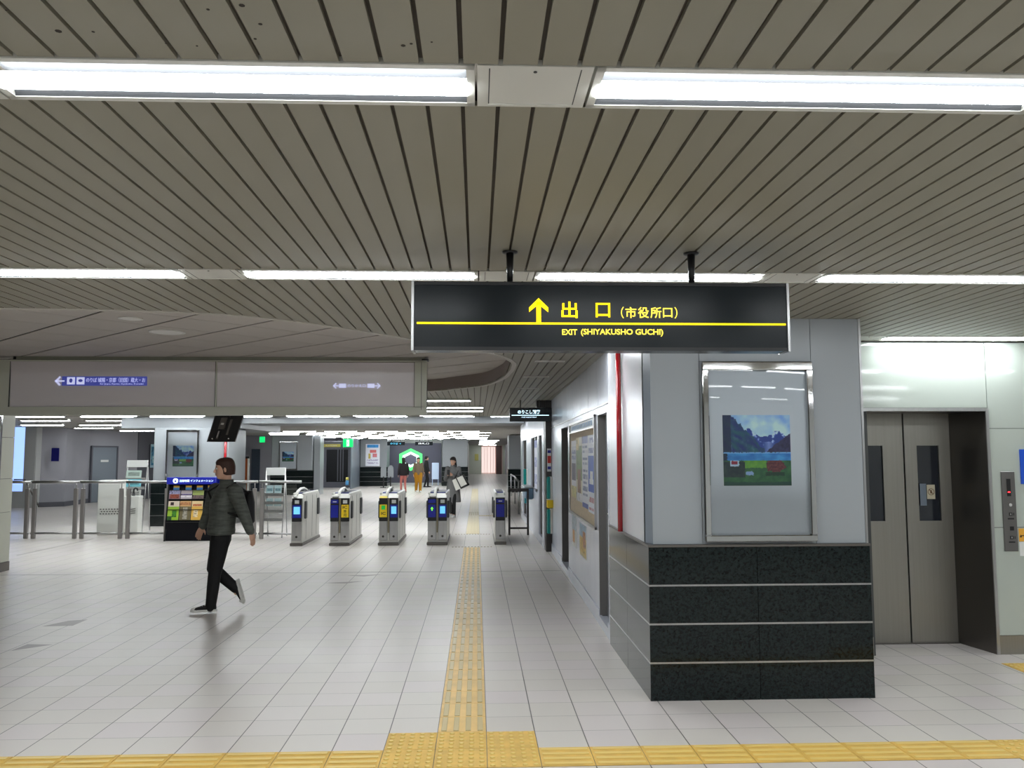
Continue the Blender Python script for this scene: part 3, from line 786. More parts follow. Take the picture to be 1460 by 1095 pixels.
# openings: (s0,s1)
D1 = (7.99, 8.66); D2 = (11.97, 13.05)
def wallseg(a, b, z0, z1, d0=0.0, mi=0): w.mi(mi).box(d0, TH, a, b, z0, z1)
segs = [(S0, D1[0]), (D1[1], D2[0]), (D2[1], S1)]
for a, b in segs:
    n = max(1, round((b - a) / .82)); 
    for i in range(n):
        p = a + (b - a) * i / n; q = a + (b - a) * (i + 1) / n
        wallseg(p + (.003 if i else 0), q, .15, 2.195)
    wallseg(a, b, .0, 2.69, .012, 1)
n = 9
for i in range(n):
    p = S0 + (S1 - S0) * i / n; q = S0 + (S1 - S0) * (i + 1) / n
    wallseg(p + .012, q, 2.215, CZ)
wallseg(S0, S1, 2.19, CZ, .012, 1)
for a, b in (D1, D2): wallseg(a, b, 2.12, 2.195)
for a, b in (D1, D2): wallseg(a, b, 0, .08)
struct('wall_right', w, [m_steel_wall, m_joint], W)
sk = MB()
for a, b in segs: sk.box(-.012, .02, a, b, 0, .145)
sk.box(-.012, .02, D1[0], D1[1], 0, .09).box(-.012, .02, D2[0], D2[1], 0, .09)
struct('baseboard_right', sk, m_steel_wall, W)
struct('trim_5', MB().box(-.006, .0, S0, S1, 2.198, 2.212), m_steel, W)
for i, (a, b) in enumerate((D1, D2)):
    dp = .075 if i == 0 else .1
    d = MB().box(dp, dp + .03, a, b, .085, 2.115)
    d.mi(1).box(0, dp, b - .004, b + .004, .085, 2.115)
    o = struct('door_%d' % (i + 1), d, [mat('office_door', (150, 152, 156), .35, metal=.4), mat('recess_grey', (104, 102, 100), .5)], W)
    if i == 0:
        h = MB().cyl((dp - .05, a + .08, 1.14), (dp, a + .08, 1.14), .012, .012, 10).cyl((dp - .05, a + .06, 1.14), (dp - .05, a + .2, 1.14), .012, .012, 10).cyl((dp - .015, a + .08, 1.03), (dp, a + .08, 1.03), .025, .025, 14)
        ho = h.build('door_handle', m_chrome, None, W); ho.parent = o
# noticeboard
t = thing('notice_board', (1.27, 10.2, .92), 'long cork notice board with steel frame on the steel wall', 'notice board')
NB = (8.82, 11.58, .93, 2.14)
fr = MB()
fr.box(-.022, 0, NB[0], NB[1], NB[3] - .03, NB[3]).box(-.022, 0, NB[0], NB[1], NB[2], NB[2] + .03).box(-.022, 0, NB[0], NB[0] + .03, NB[2], NB[3]).box(-.022, 0, NB[1] - .03, NB[1], NB[2], NB[3]).box(-.02, 0, NB[0], NB[1], 2.0, 2.012)
fr.build('frame', m_steel, t, W)
MB().box(-.006, -.001, NB[0] + .03, NB[1] - .03, NB[2] + .03, 2.0).build('cork', mat('cork_beige', (206, 190, 164), .8, nz=.1, nscale=20), t, W)
MB().box(-.007, -.001, NB[0] + .03, NB[1] - .03, 2.012, NB[3] - .03).build('header_panel', mat('pale_blue_header', (196, 214, 226), .25), t, W)
hl = MB()
for i in range(11):
    a = 9.1 + i * .21; hl.box(-.009, -.007, a, a + .15, 2.035, 2.09)
hl.build('header_lettering', mat('header_blue_ink', (70, 130, 180), .5), t, W)
def wall_print(name, s0, s1, z0, z1, fn, lab, cat, grp=None, nx=20, ny=30, lift=-.011):
    a = W((lift, s1, z0)); b = W((lift, s0, z0))
    o = printed(name, a, Vector(b) - Vector(a), (0, 0, z1 - z0), fn, nx, ny, None, .003)
    return tag(o, lab, cat, grp)
wall_print('poster', 10.76, 11.36, 1.16, 1.90, flyer((225, 225, 232), [(.0, 1, .55, .9, (200, 205, 220)), (.1, .9, .3, .6, (80, 60, 90)), (0, 1, 0, .2, (210, 200, 120))], lines=[(.1, .9, .62, .9, 6, (90, 100, 160))]), 'farthest poster on the cork board, white with a dark picture', 'poster', 'posters on the notice board')
wall_print('poster', 10.08, 10.72, 1.14, 1.93, flyer((216, 212, 190), [(0, 1, .35, .85, (120, 150, 80)), (.2, .8, .15, .5, (150, 105, 70)), (0, .5, .8, 1, (225, 205, 120)), (0, 1, 0, .12, (230, 230, 235))], .5, 4), 'green and yellow picture poster on the cork board', 'poster', 'posters on the notice board')
wall_print('poster', 9.47, 10.06, 1.10, 1.93, flyer((224, 226, 236), [(0, 1, .9, 1, (120, 130, 190)), (0, 1, 0, .06, (70, 90, 180))], .3, 6, [(.1, .9, .12, .88, 14, (120, 130, 165))]), 'white poster with blue-grey text rows on the cork board', 'poster', 'posters on the notice board')
wall_print('poster', 8.90, 9.45, 1.08, 1.93, flyer((218, 224, 236), [(0, 1, .42, .72, (36, 84, 190)), (.3, .75, .28, .52, (230, 232, 238)), (0, 1, .28, .36, (36, 84, 190)), (0, .18, .3, .6, (36, 84, 190)), (.85, 1, .3, .6, (36, 84, 190))], .2, 8, [(.1, .9, .76, .95, 4, (110, 120, 170)), (.1, .9, .05, .22, 4, (180, 120, 130))]), 'nearest poster on the cork board, blue and white', 'poster', 'posters on the notice board')
wall_print('flyer', 10.86, 11.42, .52, .93, flyer((220, 222, 218), [(0, 1, .5, 1, (190, 205, 215)), (.1, .6, .1, .5, (215, 160, 90))], .4, 3), 'pale flyer on the steel wall below the far end of the notice board', 'flyer', 'flyers below the notice board', lift=-.003)
wall_print('flyer', 9.78, 10.5, .50, .88, flyer((222, 205, 150), [(0, 1, .6, 1, (160, 190, 215)), (.1, .9, .1, .55, (225, 190, 90)), (.5, .9, .3, .8, (200, 140, 90))], .4, 5), 'yellow-orange flyer on the steel wall below the notice board', 'flyer', 'flyers below the notice board', lift=-.003)

# end column + second office front
col = MB().box(1.235, 1.5, 15.1, 15.45, 0, CZ); struct('wall_column', col, mat('dark_brown_column', (58, 54, 52), .35, metal=.4))
tag(MB().box(1.08, 1.24, 15.12, 15.4, 2.57, CZ - .002).build('bracket', m_dark), 'dark metal box above the small hanging sign', 'bracket')
o = MB().box(1.26, 1.335, 15.092, 15.1, 1.42, 1.83); o = o.build('notice', [m_paper]); tag(o, 'narrow notice with red and navy marks on the dark column', 'notice')
MB().box(1.268, 1.328, 15.086, 15.092, 1.75, 1.80).box(1.268, 1.328, 15.086, 15.092, 1.46, 1.51).mi(1).box(1.268, 1.328, 15.086, 15.092, 1.57, 1.70).build('print', [m_blue, mat('print_red', (190, 50, 40), .5)], o)
t = thing('partition', (1.29, 15.0, .33), 'teal and white partition wing standing out at the end of the steel wall', 'partition', 'teal partitions')
MB().bbox(1.245, 1.30, 14.93, 15.09, .94, 1.33, .012).build('upper_panel', m_teal, t); MB().bbox(1.245, 1.30, 14.93, 15.09, .33, .76, .012).build('lower_panel', m_teal, t)
MB().box(1.30, 1.34, 14.94, 15.09, .33, .76).box(1.30, 1.34, 14.94, 15.09, .94, 1.33).build('white_back', m_white, t)
t = thing('yellow_box', (1.27, 14.9, .78), 'small yellow box fixed beside the teal partition', 'box')
MB().bbox(1.232, 1.335, 14.78, 14.93, .79, .93, .008).build('box', mat('yellow_plastic', (238, 205, 10), .4), t)
MB().box(1.228, 1.339, 14.776, 14.934, .93, .94).build('lid', m_white, t)
w2 = MB(); XW = 1.23
w2.box(XW, XW + .15, 15.45, 23.6, 0, .16)
w2.box(XW, XW + .15, 15.45, 23.6, 2.1, CZ - .03)
for a, b in ((15.45, 15.95), (16.75, 17.1), (17.9, 18.0), (19.1, 20.9), (22.6, 23.6)): w2.box(XW, XW + .15, a, b, .16, 2.1)
w2.box(XW, XW + .15, 18.0, 19.1, .16, 1.0).box(XW, XW + .15, 17.1, 17.9, .16, .95)
struct('wall_office', w2, m_steel_wall)
for k, (a, b, z0) in enumerate(((15.95, 16.75, .16), (17.1, 17.9, .95), (18.0, 19.1, 1.0), (20.9, 22.6, .16))):
    wn = MB().box(XW + .06, XW + .07, a, b, z0, 2.1); wn.mi(1).box(XW + .03, XW + .09, a, a + .04, z0, 2.1).box(XW + .03, XW + .09, b - .04, b, z0, 2.1)
    struct('window_%d' % (k + 1), wn, [mat('smoked_office_glass', (44, 46, 50), .08, spec=.8), m_steel_dk])
wp = printed('poster', (XW - .006, 17.95, 1.02), (0, -.85, 0), (0, 0, 1.0), flyer((214, 216, 232), [(0, 1, .85, 1, (150, 160, 215))], .3, 3, [(.1, .9, .1, .8, 12, (140, 145, 190))]), 12, 20)
tag(wp, 'pale blue text poster hanging on the ticket office window', 'poster')
t = thing('counter', (1.15, 18.8, 0.9), 'blue-grey counter box projecting from the ticket office window', 'counter')
MB().bbox(1.06, 1.228, 18.35, 19.6, .76, 1.0, .02).build('counter_box', mat('blue_grey_counter', (96, 124, 148), .4), t)
MB().bbox(1.04, 1.228, 18.33, 19.62, 1.0, 1.03, .01).build('counter_top', m_clad, t)
t = thing('partition', (1.16, 20.5, .6), 'teal partition wing farther along the ticket office front', 'partition', 'teal partitions')
MB().bbox(1.13, 1.2, 20.4, 20.55, 1.0, 1.38, .012).build('upper_panel', m_teal, t); MB().bbox(1.15, 1.2, 20.4, 20.55, .55, .93, .012).build('lower_panel', mat('teal_dark', (0, 112, 122), .3), t)
MB().box(1.2, 1.228, 20.4, 20.55, .55, 1.38).build('white_back', m_white, t)
# handrail of the ramp far right
t = thing('handrail', (1.3, 30, 0), 'pale handrail along the ramp beyond the ticket office', 'handrail')
MB().tube([(1.22, 24.6, .95), (1.35, 30, .95), (1.45, 36, .9)], .03, 8).build('rail', m_steel, t)
for (x, y) in ((1.22, 24.7), (1.35, 30), (1.45, 35.8)): MB().cyl((x, y, 0), (x, y, .93), .025, .025, 8).build('post', m_steel, t)

# brown railing right of the last gate
t = thing('railing', (.9, 18.25, 0), 'dark brown metal railing between the rightmost gate and the ticket office', 'railing')
for x in (.70, 1.10): MB().box(x - .022, x + .022, 18.23, 18.27, 0, .98).build('post', m_dark, t)
MB().box(.68, 1.12, 18.23, 18.27, .93, 1.0).build('top_rail', m_dark, t); MB().box(.70, 1.10, 18.235, 18.265, .13, .17).build('bottom_rail', m_dark, t)

# ------------------------------------------------------------------ lift wall
LY = 7.18
wl = MB()
wl.box(4.46, 4.48, LY, LY + .1, 0, .0)
def pan(x0, x1, z0, z1): wl.mi(0).box(x0, x1, LY, LY + .06, z0, z1)
pan(2.80, 3.345, .16, 2.69); pan(3.35, 4.472, 2.115, 2.69)
for (z0, z1) in ((.16, 1.073), (1.078, 1.931), (1.936, 2.69)): pan(4.478, 6.2, z0, z1)
pan(6.205, 7.4, .16, 2.69)
wl.mi(1).box(2.8, 3.40, LY + .01, LY + .07, 0, CZ).box(3.35, 4.48, LY + .01, LY + .07, 2.11, CZ).box(4.47, 7.4, LY + .01, LY + .07, 0, CZ)
struct('wall_back_right', wl, [m_whitegloss, m_joint])
struct('baseboard_back_right', MB().box(4.47, 7.4, LY - .004, LY + .01, 0, .157).box(2.8, 3.38, LY - .004, LY + .01, 0, .157), m_steel_door)
t = thing('elevator', (3.95, LY + .3, 0), 'stainless steel lift entrance with two door leaves beside the near pillar', 'elevator')
MB().box(3.34, 3.36, LY - .012, LY + .01, 0, 2.10).box(4.452, 4.478, LY - .012, LY + .01, 0, 2.11).box(3.34, 4.478, LY - .014, LY + .01, 2.085, 2.112).build('architrave', m_steel, t)
MB().prism([(4.452, LY), (4.478, LY), (4.40, LY + .47), (4.374, LY + .47)], 2, 0, 2.09).prism([(3.345, LY), (3.365, LY), (3.50, LY + .47), (3.48, LY + .47)], 2, 0, 2.09).build('jamb', m_steel_dk, t)
MB().prism([(3.36, LY), (4.46, LY), (4.385, LY + .46), (3.49, LY + .46)], 2, 2.087, 2.105).build('head_lining', m_steel_dk, t)
EY = 7.62
dm = glass_mat('lift_window_glass', (120, 130, 140), .25)
for (x0, x1, wa, wb, nm) in ((3.49, 3.934, 3.54, 3.74, 'left'), (3.944, 4.376, 4.062, 4.268, 'right')):
    d = MB()
    z0, z1 = 1.10, 1.79
    d.box(x0, wa, EY, EY + .04, .012, 2.10).box(wb, x1, EY, EY + .04, .012, 2.10).box(wa, wb, EY, EY + .04, .012, z0).box(wa, wb, EY, EY + .04, z1, 2.10)
    d.mi(1).box(x1 - .003 if nm == 'left' else x0, x1 if nm == 'left' else x0 + .003, EY - .001, EY, .012, 2.10)
    do = d.build('door_leaf', [m_steel_door, m_joint], t)
    MB().box(wa, wb, EY + .018, EY + .022, z0, z1).build('window_pane', mat('dark_lift_glass', (24, 30, 42), .06, spec=.8), do)
    if nm == 'right':
        s = MB().box(4.075, 4.135, EY - .001, EY, 1.24, 1.44); s.build('sticker', mat('sticker_grey', (120, 132, 146), .5), do)
        s = MB().box(4.14, 4.215, EY - .004, EY - .001, 1.30, 1.43)
        so = s.build('sticker', mat('sticker_cream', (208, 200, 176), .5), do)
        r = MB()
        for i in range(20):
            a = 2 * PI * i / 20; a2 = 2 * PI * (i + 1) / 20
            r.prism([(4.1775 + .026 * math.cos(a), 1.365 + .026 * math.sin(a)), (4.1775 + .026 * math.cos(a2), 1.365 + .026 * math.sin(a2)), (4.1775 + .031 * math.cos(a2), 1.365 + .031 * math.sin(a2)), (4.1775 + .031 * math.cos(a), 1.365 + .031 * math.sin(a))], 1, EY - .006, EY - .004)
        r.prism([(4.158, 1.383), (4.163, 1.387), (4.198, 1.348), (4.193, 1.344)], 1, EY - .006, EY - .004).box(4.170, 4.185, EY - .006, EY - .004, 1.35, 1.38)
        r.build('print', mat('print_brown', (120, 90, 60), .5), so) if False else r.build('print', mat('print_brown', (120, 90, 60), .5), do)
MB().box(3.49, 4.38, EY - .02, EY + .05, 0, .012).build('sill', m_steel_dk, t)
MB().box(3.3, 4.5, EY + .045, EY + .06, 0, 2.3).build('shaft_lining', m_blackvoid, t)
# call panel
t = thing('call_panel', (4.62, LY, .87), 'tall narrow grey lift call panel with red floor digit', 'call panel')
MB().bbox(4.563, 4.683, LY - .014, LY, .872, 1.558, .003).build('plate', mat('panel_grey', (112, 110, 108), .35, metal=.6), t)
MB().box(4.605, 4.64, LY - .016, LY - .013, 1.345, 1.495).build('display', m_black, t)
MB().box(4.612, 4.632, LY - .018, LY - .016, 1.375, 1.385).build('digit', mat('lit_red', (255, 40, 50), .4, emit=3.0), t)
MB().cyl((4.625, LY - .026, 1.27), (4.625, LY - .013, 1.27), .014, .014, 16).build('button', m_chrome, t)
ic = MB()
for z in (1.19, .99):
    ic.box(4.612, 4.642, LY - .016, LY - .013, z - .014, z + .014).box(4.652, 4.658, LY - .016, LY - .013, z - .012, z + .012).box(4.60, 4.655, LY - .016, LY - .013, z - .045, z - .033)
ic.box(4.615, 4.65, LY - .016, LY - .013, 1.05, 1.085).mi(1).box(4.622, 4.632, LY - .018, LY - .015, 1.183, 1.197).box(4.622, 4.632, LY - .018, LY - .015, .983, .997)
ic.build('pictograms', [m_black, m_steel], t)
o = MB().box(4.742, 5.15, LY - .012, LY, 1.45, 1.75).build('wall_sign', mat('blue_sign', (24, 82, 200), .3)); tag(o, 'bright blue sign cut off by the right picture edge', 'wall sign')
text('エレベーター', .1, m_white, (4.80, LY - .013, 1.62), o, fit=(.3, .06))
o = MB().box(4.70, 4.95, LY - .004, LY, .955, 1.065).build('notice', mat('orange_paper', (240, 176, 60), .6)); tag(o, 'orange notice beside the lift call panel', 'notice')
MB().box(4.72, 4.94, LY - .005, LY - .004, 1.0, 1.008).prism([(4.705, .99), (4.725, .99), (4.715, 1.015)], 1, LY - .005, LY - .004).build('print', m_black, o)
o = MB().box(4.70, 4.95, LY - .004, LY, .83, .95).build('notice', m_paper); tag(o, 'white notice under the orange one beside the lift call panel', 'notice')
# niche behind the near pillar / between pillar and lift wall
struct('wall_infill', MB().box(1.45, 2.8, 7.77, 7.85, 0, CZ), m_clad)

# ------------------------------------------------------------------ outer walls
struct('wall_rear', MB().box(-18, 7.5, -4.1, -4, 0, 3.1), m_walllight)
struct('wall_east', MB().box(7.4, 7.5, -4, 82, 0, 3.1), m_walllight)
struct('wall_office_back', MB().box(2.6, 2.7, 7.9, 78, 0, 3.1), m_wallgrey)
# far left hall, poly-line of wall panels
def polywall(name, pts, z1, m, th=.12, z0=0):
    mb = MB()
    for a, b in zip(pts, pts[1:]):
        d = Vector((b[0] - a[0], b[1] - a[1])); nr = Vector((-d.y, d.x)).normalized() * th
        mb.prism([a, b, (b[0] + nr.x, b[1] + nr.y), (a[0] + nr.x, a[1] + nr.y)], 2, z0, z1)
    return struct(name, mb, m)
polywall('wall_far_left', [(-14.85, 29.35), (-14.2, 29.75), (-14.37, 31.9), (-13.57, 34.3)], CZ, m_wallgrey)
polywall('wall_far_left_return', [(-13.55, 34.3), (-13.1, 35.6), (-12.9, 41.6)], CZ, m_walldk)
polywall('baseboard_far_left', [(-14.84, 29.32), (-14.17, 29.72), (-14.34, 31.88), (-13.53, 34.28)], .16, m_walldk, .03)
# blue daylight on a wall column at far left, painted as a glowing strip
struct('wall_left', MB().box(-18, -17.9, -4, 82, 0, 3.1), m_walllight)
gl = MB().box(-15.9, -14.86, 29.0, 29.02, .0, .55).box(-15.22, -14.86, 29.0, 29.02, .55, 2.7)
struct('wall_window_left', gl, m_walllight)
wn = MB().box(-15.70, -15.2, 29.03, 29.04, .55, 2.7)
struct('window_5', wn, mat('frosted_daylight_glass', (180, 205, 255), .3, emit=1.0, ergb=(150, 185, 255)))
struct('wall_window_left_side', MB().box(-17.9, -15.92, 29.0, 29.1, 0, CZ), m_walldk)
struct('wall_window_left_post', MB().box(-14.98, -14.84, 29.02, 29.45, 0, CZ), m_walllight)
dr = MB().prism([(-14.365, 31.3), (-14.34, 31.3), (-13.86, 33.32), (-13.90, 33.36)], 2, 0, 0.0)
# grey door in the far left wall
a = Vector((-14.33, 31.95, 0)); bb = Vector((-13.92, 33.2, 0)); dd = (bb - a).normalized(); nn_ = Vector((dd.y, -dd.x, 0))
t = thing('service_door', tuple(a), 'grey service door with small white lettering in the far left wall', 'door')
mb = MB(); q0 = a + nn_ * .02; q1 = bb + nn_ * .02; q2 = bb - nn_ * .02; q3 = a - nn_ * .02
mb.prism([(q0.x, q0.y), (q1.x, q1.y), (q2.x, q2.y), (q3.x, q3.y)], 2, 0.02, 2.05); mb.build('leaf', m_doorgrey, t)
fr = MB()
for p in (a, bb):
    p0 = p - dd * .03 + nn_ * .05; p1 = p + dd * .03 + nn_ * .05; p2 = p + dd * .03 - nn_ * .03; p3 = p - dd * .03 - nn_ * .03
    fr.prism([(v.x, v.y) for v in (p0, p1, p2, p3)], 2, 0, 2.1)
p0 = a + nn_ * .05; p1 = bb + nn_ * .05; p2 = bb - nn_ * .03; p3 = a - nn_ * .03
fr.prism([(v.x, v.y) for v in (p0, p1, p2, p3)], 2, 2.05, 2.11); fr.build('frame', m_walldk, t)
pc = a + dd * .65 + nn_ * .03; p0 = pc - dd * .2; p1 = pc + dd * .2
MB().prism([(p0.x, p0.y), (p1.x, p1.y), (p1.x + nn_.x * .004, p1.y + nn_.y * .004), (p0.x + nn_.x * .004, p0.y + nn_.y * .004)], 2, 1.50, 1.58).build('lettering', m_paper, t)
# small blue notice left, in front of the wall
o = MB().box(-14.75, -14.5, 29.33, 29.36, 1.55, 2.0).build('wall_sign', mat('navy_sign', (16, 16, 110), .4)); tag(o, 'narrow navy blue sign on the far left wall', 'wall sign'); o.location = (.25, .02, 0)
pr = printed('poster', (-13.32, 34.9, 1.25), (.13, .36, 0), (0, 0, .95), flyer((170, 205, 220), [(.1, .9, .1, .9, (60, 140, 180)), (.3, .8, .2, .5, (160, 210, 220))], .6, 3), 8, 20); tag(pr, 'narrow light blue poster on the dark wall left of the pillar', 'poster'); pr.location = (.04, -.02, 0)
# staircase handrail near the daylit wall strip
t = thing('handrail', (-14.6, 28.4, 0), 'sloping stair handrail in front of the daylight window', 'handrail')
MB().tube([(-15.3, 28.6, .95), (-14.95, 28.6, .95), (-14.45, 28.6, .05)], .025, 8).build('rail', m_steel_dk, t)
# wall behind the left pillar
wb = MB().box(-12.9, -9.0, 41.5, 41.6, 0, 2.55).box(-9.0, -7.6, 41.5, 41.6, 0, CZ)
struct('wall_far_middle', MB().box(-12.9, -8.75, 41.5, 41.62, 0, CZ), m_wallgrey)
struct('door_3', MB().box(-10.95, -10.55, 41.44, 41.5, 0, 2.05), mat('dark_teal_door', (56, 70, 86), .4))
t = thing('panelled_board', (-6.75, 24.0, 0), 'orange-brown wooden board in a black frame right of the walking person', 'board')
MB().box(-7.06, -6.44, 24.0, 24.03, .25, 1.64).build('wood_panel', mat('orange_wood', (150, 72, 22), .45, nz=.25, nscale=6, stretch=(8, 1, 1)), t)
MB().box(-7.1, -6.40, 23.98, 24.05, 1.64, 1.70).box(-7.1, -7.06, 23.98, 24.05, 0, 1.64).build('frame', m_black, t)
MB().box(-6.44, -6.40, 23.98, 24.05, 0, 1.64).build('edge_post', m_white, t)
# dark passage between pillars with yellow sign
struct('wall_passage', MB().box(-8.75, -8.15, 46, 46.1, 0, CZ).box(-6.98, -6.6, 46, 46.1, 0, CZ).box(-8.15, -6.98, 46, 46.1, 2.05, CZ).box(-8.15, -6.98, 46, 46.1, 0, .3), m_walldk)
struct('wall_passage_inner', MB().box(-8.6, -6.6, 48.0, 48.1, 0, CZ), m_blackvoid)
for i, x in enumerate((-7.55, -7.4, -7.27)):
    tag(MB().box(x, x + .05, 45.96, 46.0, .35, 2.05).build('door_bar', m_walldk), ('left', 'middle', 'right')[i] + ' of three grey uprights in the dark passage opening', 'upright', 'passage uprights')
struct('wall_side_panel', MB().prism([(-6.55, 44.0), (-6.5, 44.0), (-6.62, 48), (-6.72, 48)], 2, 0, CZ), m_clad2)
t = thing('hanging_sign', (-7.0, 40, 2.1), 'long dim yellow sign above the dark passage', 'hanging sign')
MB().bbox(-7.75, -6.3, 39.98, 40.1, 2.08, 2.40, .01).build('box', m_walldk, t)
MB().box(-7.72, -6.42, 39.96, 39.98, 2.13, 2.26).build('face', mat('dim_yellow_face', (176, 168, 84), .4, emit=.15, ergb=(180, 170, 80)), t)
text('のりば  PLATFORM', .1, m_paper, (-7.5, 39.955, 2.16), t, fit=(.9, .07))
MB().cyl((-7.5, 40.04, 2.4), (-7.5, 40.04, CZ), .015).cyl((-6.6, 40.04, 2.4), (-6.6, 40.04, CZ), .015).build('hanger', m_dark, t)
t = thing('emergency_exit_sign', (-6.08, 40, 2.12), 'green lit emergency exit sign with running figure right of the yellow sign', 'exit sign')
MB().bbox(-6.30, -5.84, 39.9, 39.98, 2.12, 2.5, .01).build('box', mat('lit_green', (0, 200, 100), .4, emit=.9, ergb=(0, 205, 105)), t)
MB().box(-6.13, -6.01, 39.89, 39.9, 2.16, 2.46).build('doorway_mark', mat('lit_white_soft', (235, 255, 245), .4, emit=1.0), t)
MB().ball((-6.06, 39.885, 2.41), (.02, .004, .022), 8, 5).tube([(-6.07, 39.885, 2.38), (-6.09, 39.885, 2.28)], .014, 6).tube([(-6.09, 39.885, 2.28), (-6.05, 39.885, 2.22), (-6.07, 39.885, 2.17)], .010, 6).tube([(-6.09, 39.885, 2.28), (-6.12, 39.885, 2.23), (-6.15, 39.885, 2.24)], .010, 6).tube([(-6.1, 39.885, 2.33), (-6.04, 39.885, 2.33)], .008, 6).build('running_figure', mat('lit_green', (0, 200, 100)), t)
MB().cyl((-6.08, 39.94, 2.5), (-6.08, 39.94, CZ), .02).build('hanger', m_white, t)
o = MB().box(-9.42, -9.2, 36.9, 36.95, 2.3, 2.55).build('exit_sign', mat('lit_green')); tag(o, 'small green sign at the ceiling left of the distant picture pillar', 'exit sign')
# bright poster on the distant pillar
po = printed('poster', (-6.31, 48.09, 1.13), (.8, 0, 0), (0, 0, 1.25), flyer((238, 240, 248), [(.08, .92, .84, .95, (60, 160, 235)), (.3, .75, .6, .74, (230, 120, 120)), (.2, .35, .35, .55, (215, 190, 90)), (.5, .8, .4, .55, (225, 130, 140))], .15, 2, [(.1, .9, .1, .32, 5, (190, 185, 210))]), 20, 30)
tag(po, 'bright white poster with blue heading on the distant pillar', 'poster')
# dark shop front with hexagonal lit sign
struct('wall_shopfront', MB().box(-5.35, -2.1, 50, 50.1, .12, 2.45), mat('shopfront_grey', (88, 88, 104), .45))
struct('wall_far', MB().box(-6.6, -.62, 50.1, 50.2, 0, CZ), m_walllight)
struct('baseboard_far', MB().box(-5.35, -2.1, 49.97, 50, 0, .12), m_walllight)
t = thing('hexagon_sign', (-3.9, 49.95, .8), 'large lit green and white hexagon sign on the distant shop front', 'shop sign')
hexp = [(-3.9 + .78 * math.cos(PI / 6 + PI / 3 * i + 0), 1.48 + .66 * math.sin(PI / 6 + PI / 3 * i)) for i in range(6)]
hexq = [(-3.9 + .55 * math.cos(PI / 6 + PI / 3 * i), 1.48 + .46 * math.sin(PI / 6 + PI / 3 * i)) for i in range(6)]
MB().prism(hexp, 1, 49.93, 50.0).build('green_plate', mat('lit_hex_green', (90, 225, 120), .4, emit=.8, ergb=(70, 220, 110)), t)
MB().prism(hexq, 1, 49.90, 49.93).build('white_plate', mat('lit_white_soft', (235, 255, 245)), t)
MB().prism([(-3.9 + (p[0] + 3.9) * .7, 1.48 + (p[1] - 1.48) * .7) for p in hexq], 1, 49.88, 49.90).build('grey_centre', mat('hex_centre', (110, 110, 130), .4), t)
for (x0, c, lab) in ((-4.24, (90, 200, 240), 'blue'), (-2.92, (225, 230, 235), 'white')):
    t = thing('hanging_sign', (x0 + .4, 40, 2.2), 'small dark hanging sign with glowing %s lettering far beyond the gates' % lab, 'hanging sign')
    MB().bbox(x0, x0 + .83, 39.98, 40.06, 2.2, 2.37, .008).build('box', m_signblack, t)
    text('のりば →' if lab == 'blue' else '改札口', .1, mat('lit_' + lab + '_letters', c, .4, emit=1.2), (x0 + .15, 39.975, 2.24), t, fit=(.5, .09))
    MB().cyl((x0 + .2, 40.02, 2.37), (x0 + .2, 40.02, CZ), .01, n=8).cyl((x0 + .63, 40.02, 2.37), (x0 + .63, 40.02, CZ), .01, n=8).build('hanger', m_black, t)
tag(MB().bbox(-2.6, -2.2, 48.9, 49.0, .35, 1.3, .02).box(-2.58, -2.55, 48.92, 48.98, 0, .36).box(-2.25, -2.22, 48.92, 48.98, 0, .36).build('light_board', mat('pale_blue_lightboard', (200, 218, 240), .4, emit=.25, ergb=(190, 212, 245))), 'pale blue-white standing board right of the hexagon sign', 'board')
# rounded standing boards left of hexagon
for k, (x, lab) in enumerate(((-5.0, 'left'), (-4.62, 'right'))):
    t = thing('standing_board', (x, 45.5, 0), '%s round-topped pale board standing before the dark shop front' % lab, 'board', 'round-topped boards')
    pts = [(x - .15, .55), (x + .15, .55), (x + .15, 1.0)] + [(x + .15 * math.cos(a), 1.0 + .2 * math.sin(a)) for a in [PI * i / 8 for i in range(1, 8)]] + [(x - .15, 1.0)]
    MB().prism(pts, 1, 45.48, 45.52).build('board', m_clad, t)
    MB().box(x - .03, x + .03, 45.47, 45.53, .02, .6).box(x - .16, x + .16, 45.4, 45.6, 0, .03).build('stand', m_black, t)
# far corridor end
struct('wall_corridor_left', MB().box(-.9, -.72, 50.22, 78, 0, CZ), m_walllight)
struct('wall_corridor_end', MB().box(-.9, .42, 78, 78.15, 0, CZ).box(2.35, 2.7, 78, 78.15, 0, CZ).box(.42, 2.35, 78, 78.15, 2.62, CZ), mat('corridor_green_grey', (208, 212, 198), .4))
struct('wall_lobby', MB().box(-3, 6, 81.5, 81.6, 0, 3.1), mat('sunlit_pink_wall', (246, 220, 212), .6))
struct('window_6', MB().box(.45, 1.75, 80.9, 80.92, .05, 2.55), mat('daylight_glass_pink', (255, 232, 226), .4, emit=.62, ergb=(255, 236, 230)))
mul = MB()
for x in (.72, .98, 1.3, 1.55): mul.box(x, x + .03, 80.85, 80.9, .05, 2.55)
struct('window_7', mul, mat('pink_mullion', (226, 190, 180), .5))
struct('door_4', MB().box(1.76, 2.3, 77.9, 77.98, 0, 2.6), mat('brown_door', (92, 70, 66), .4))
o = MB().box(-.2, .14, 77.97, 78.0, 1.25, 1.85).build('notice', mat('yellow_notice', (214, 206, 120), .5)); tag(o, 'pale yellow notice on the corridor end wall', 'notice')

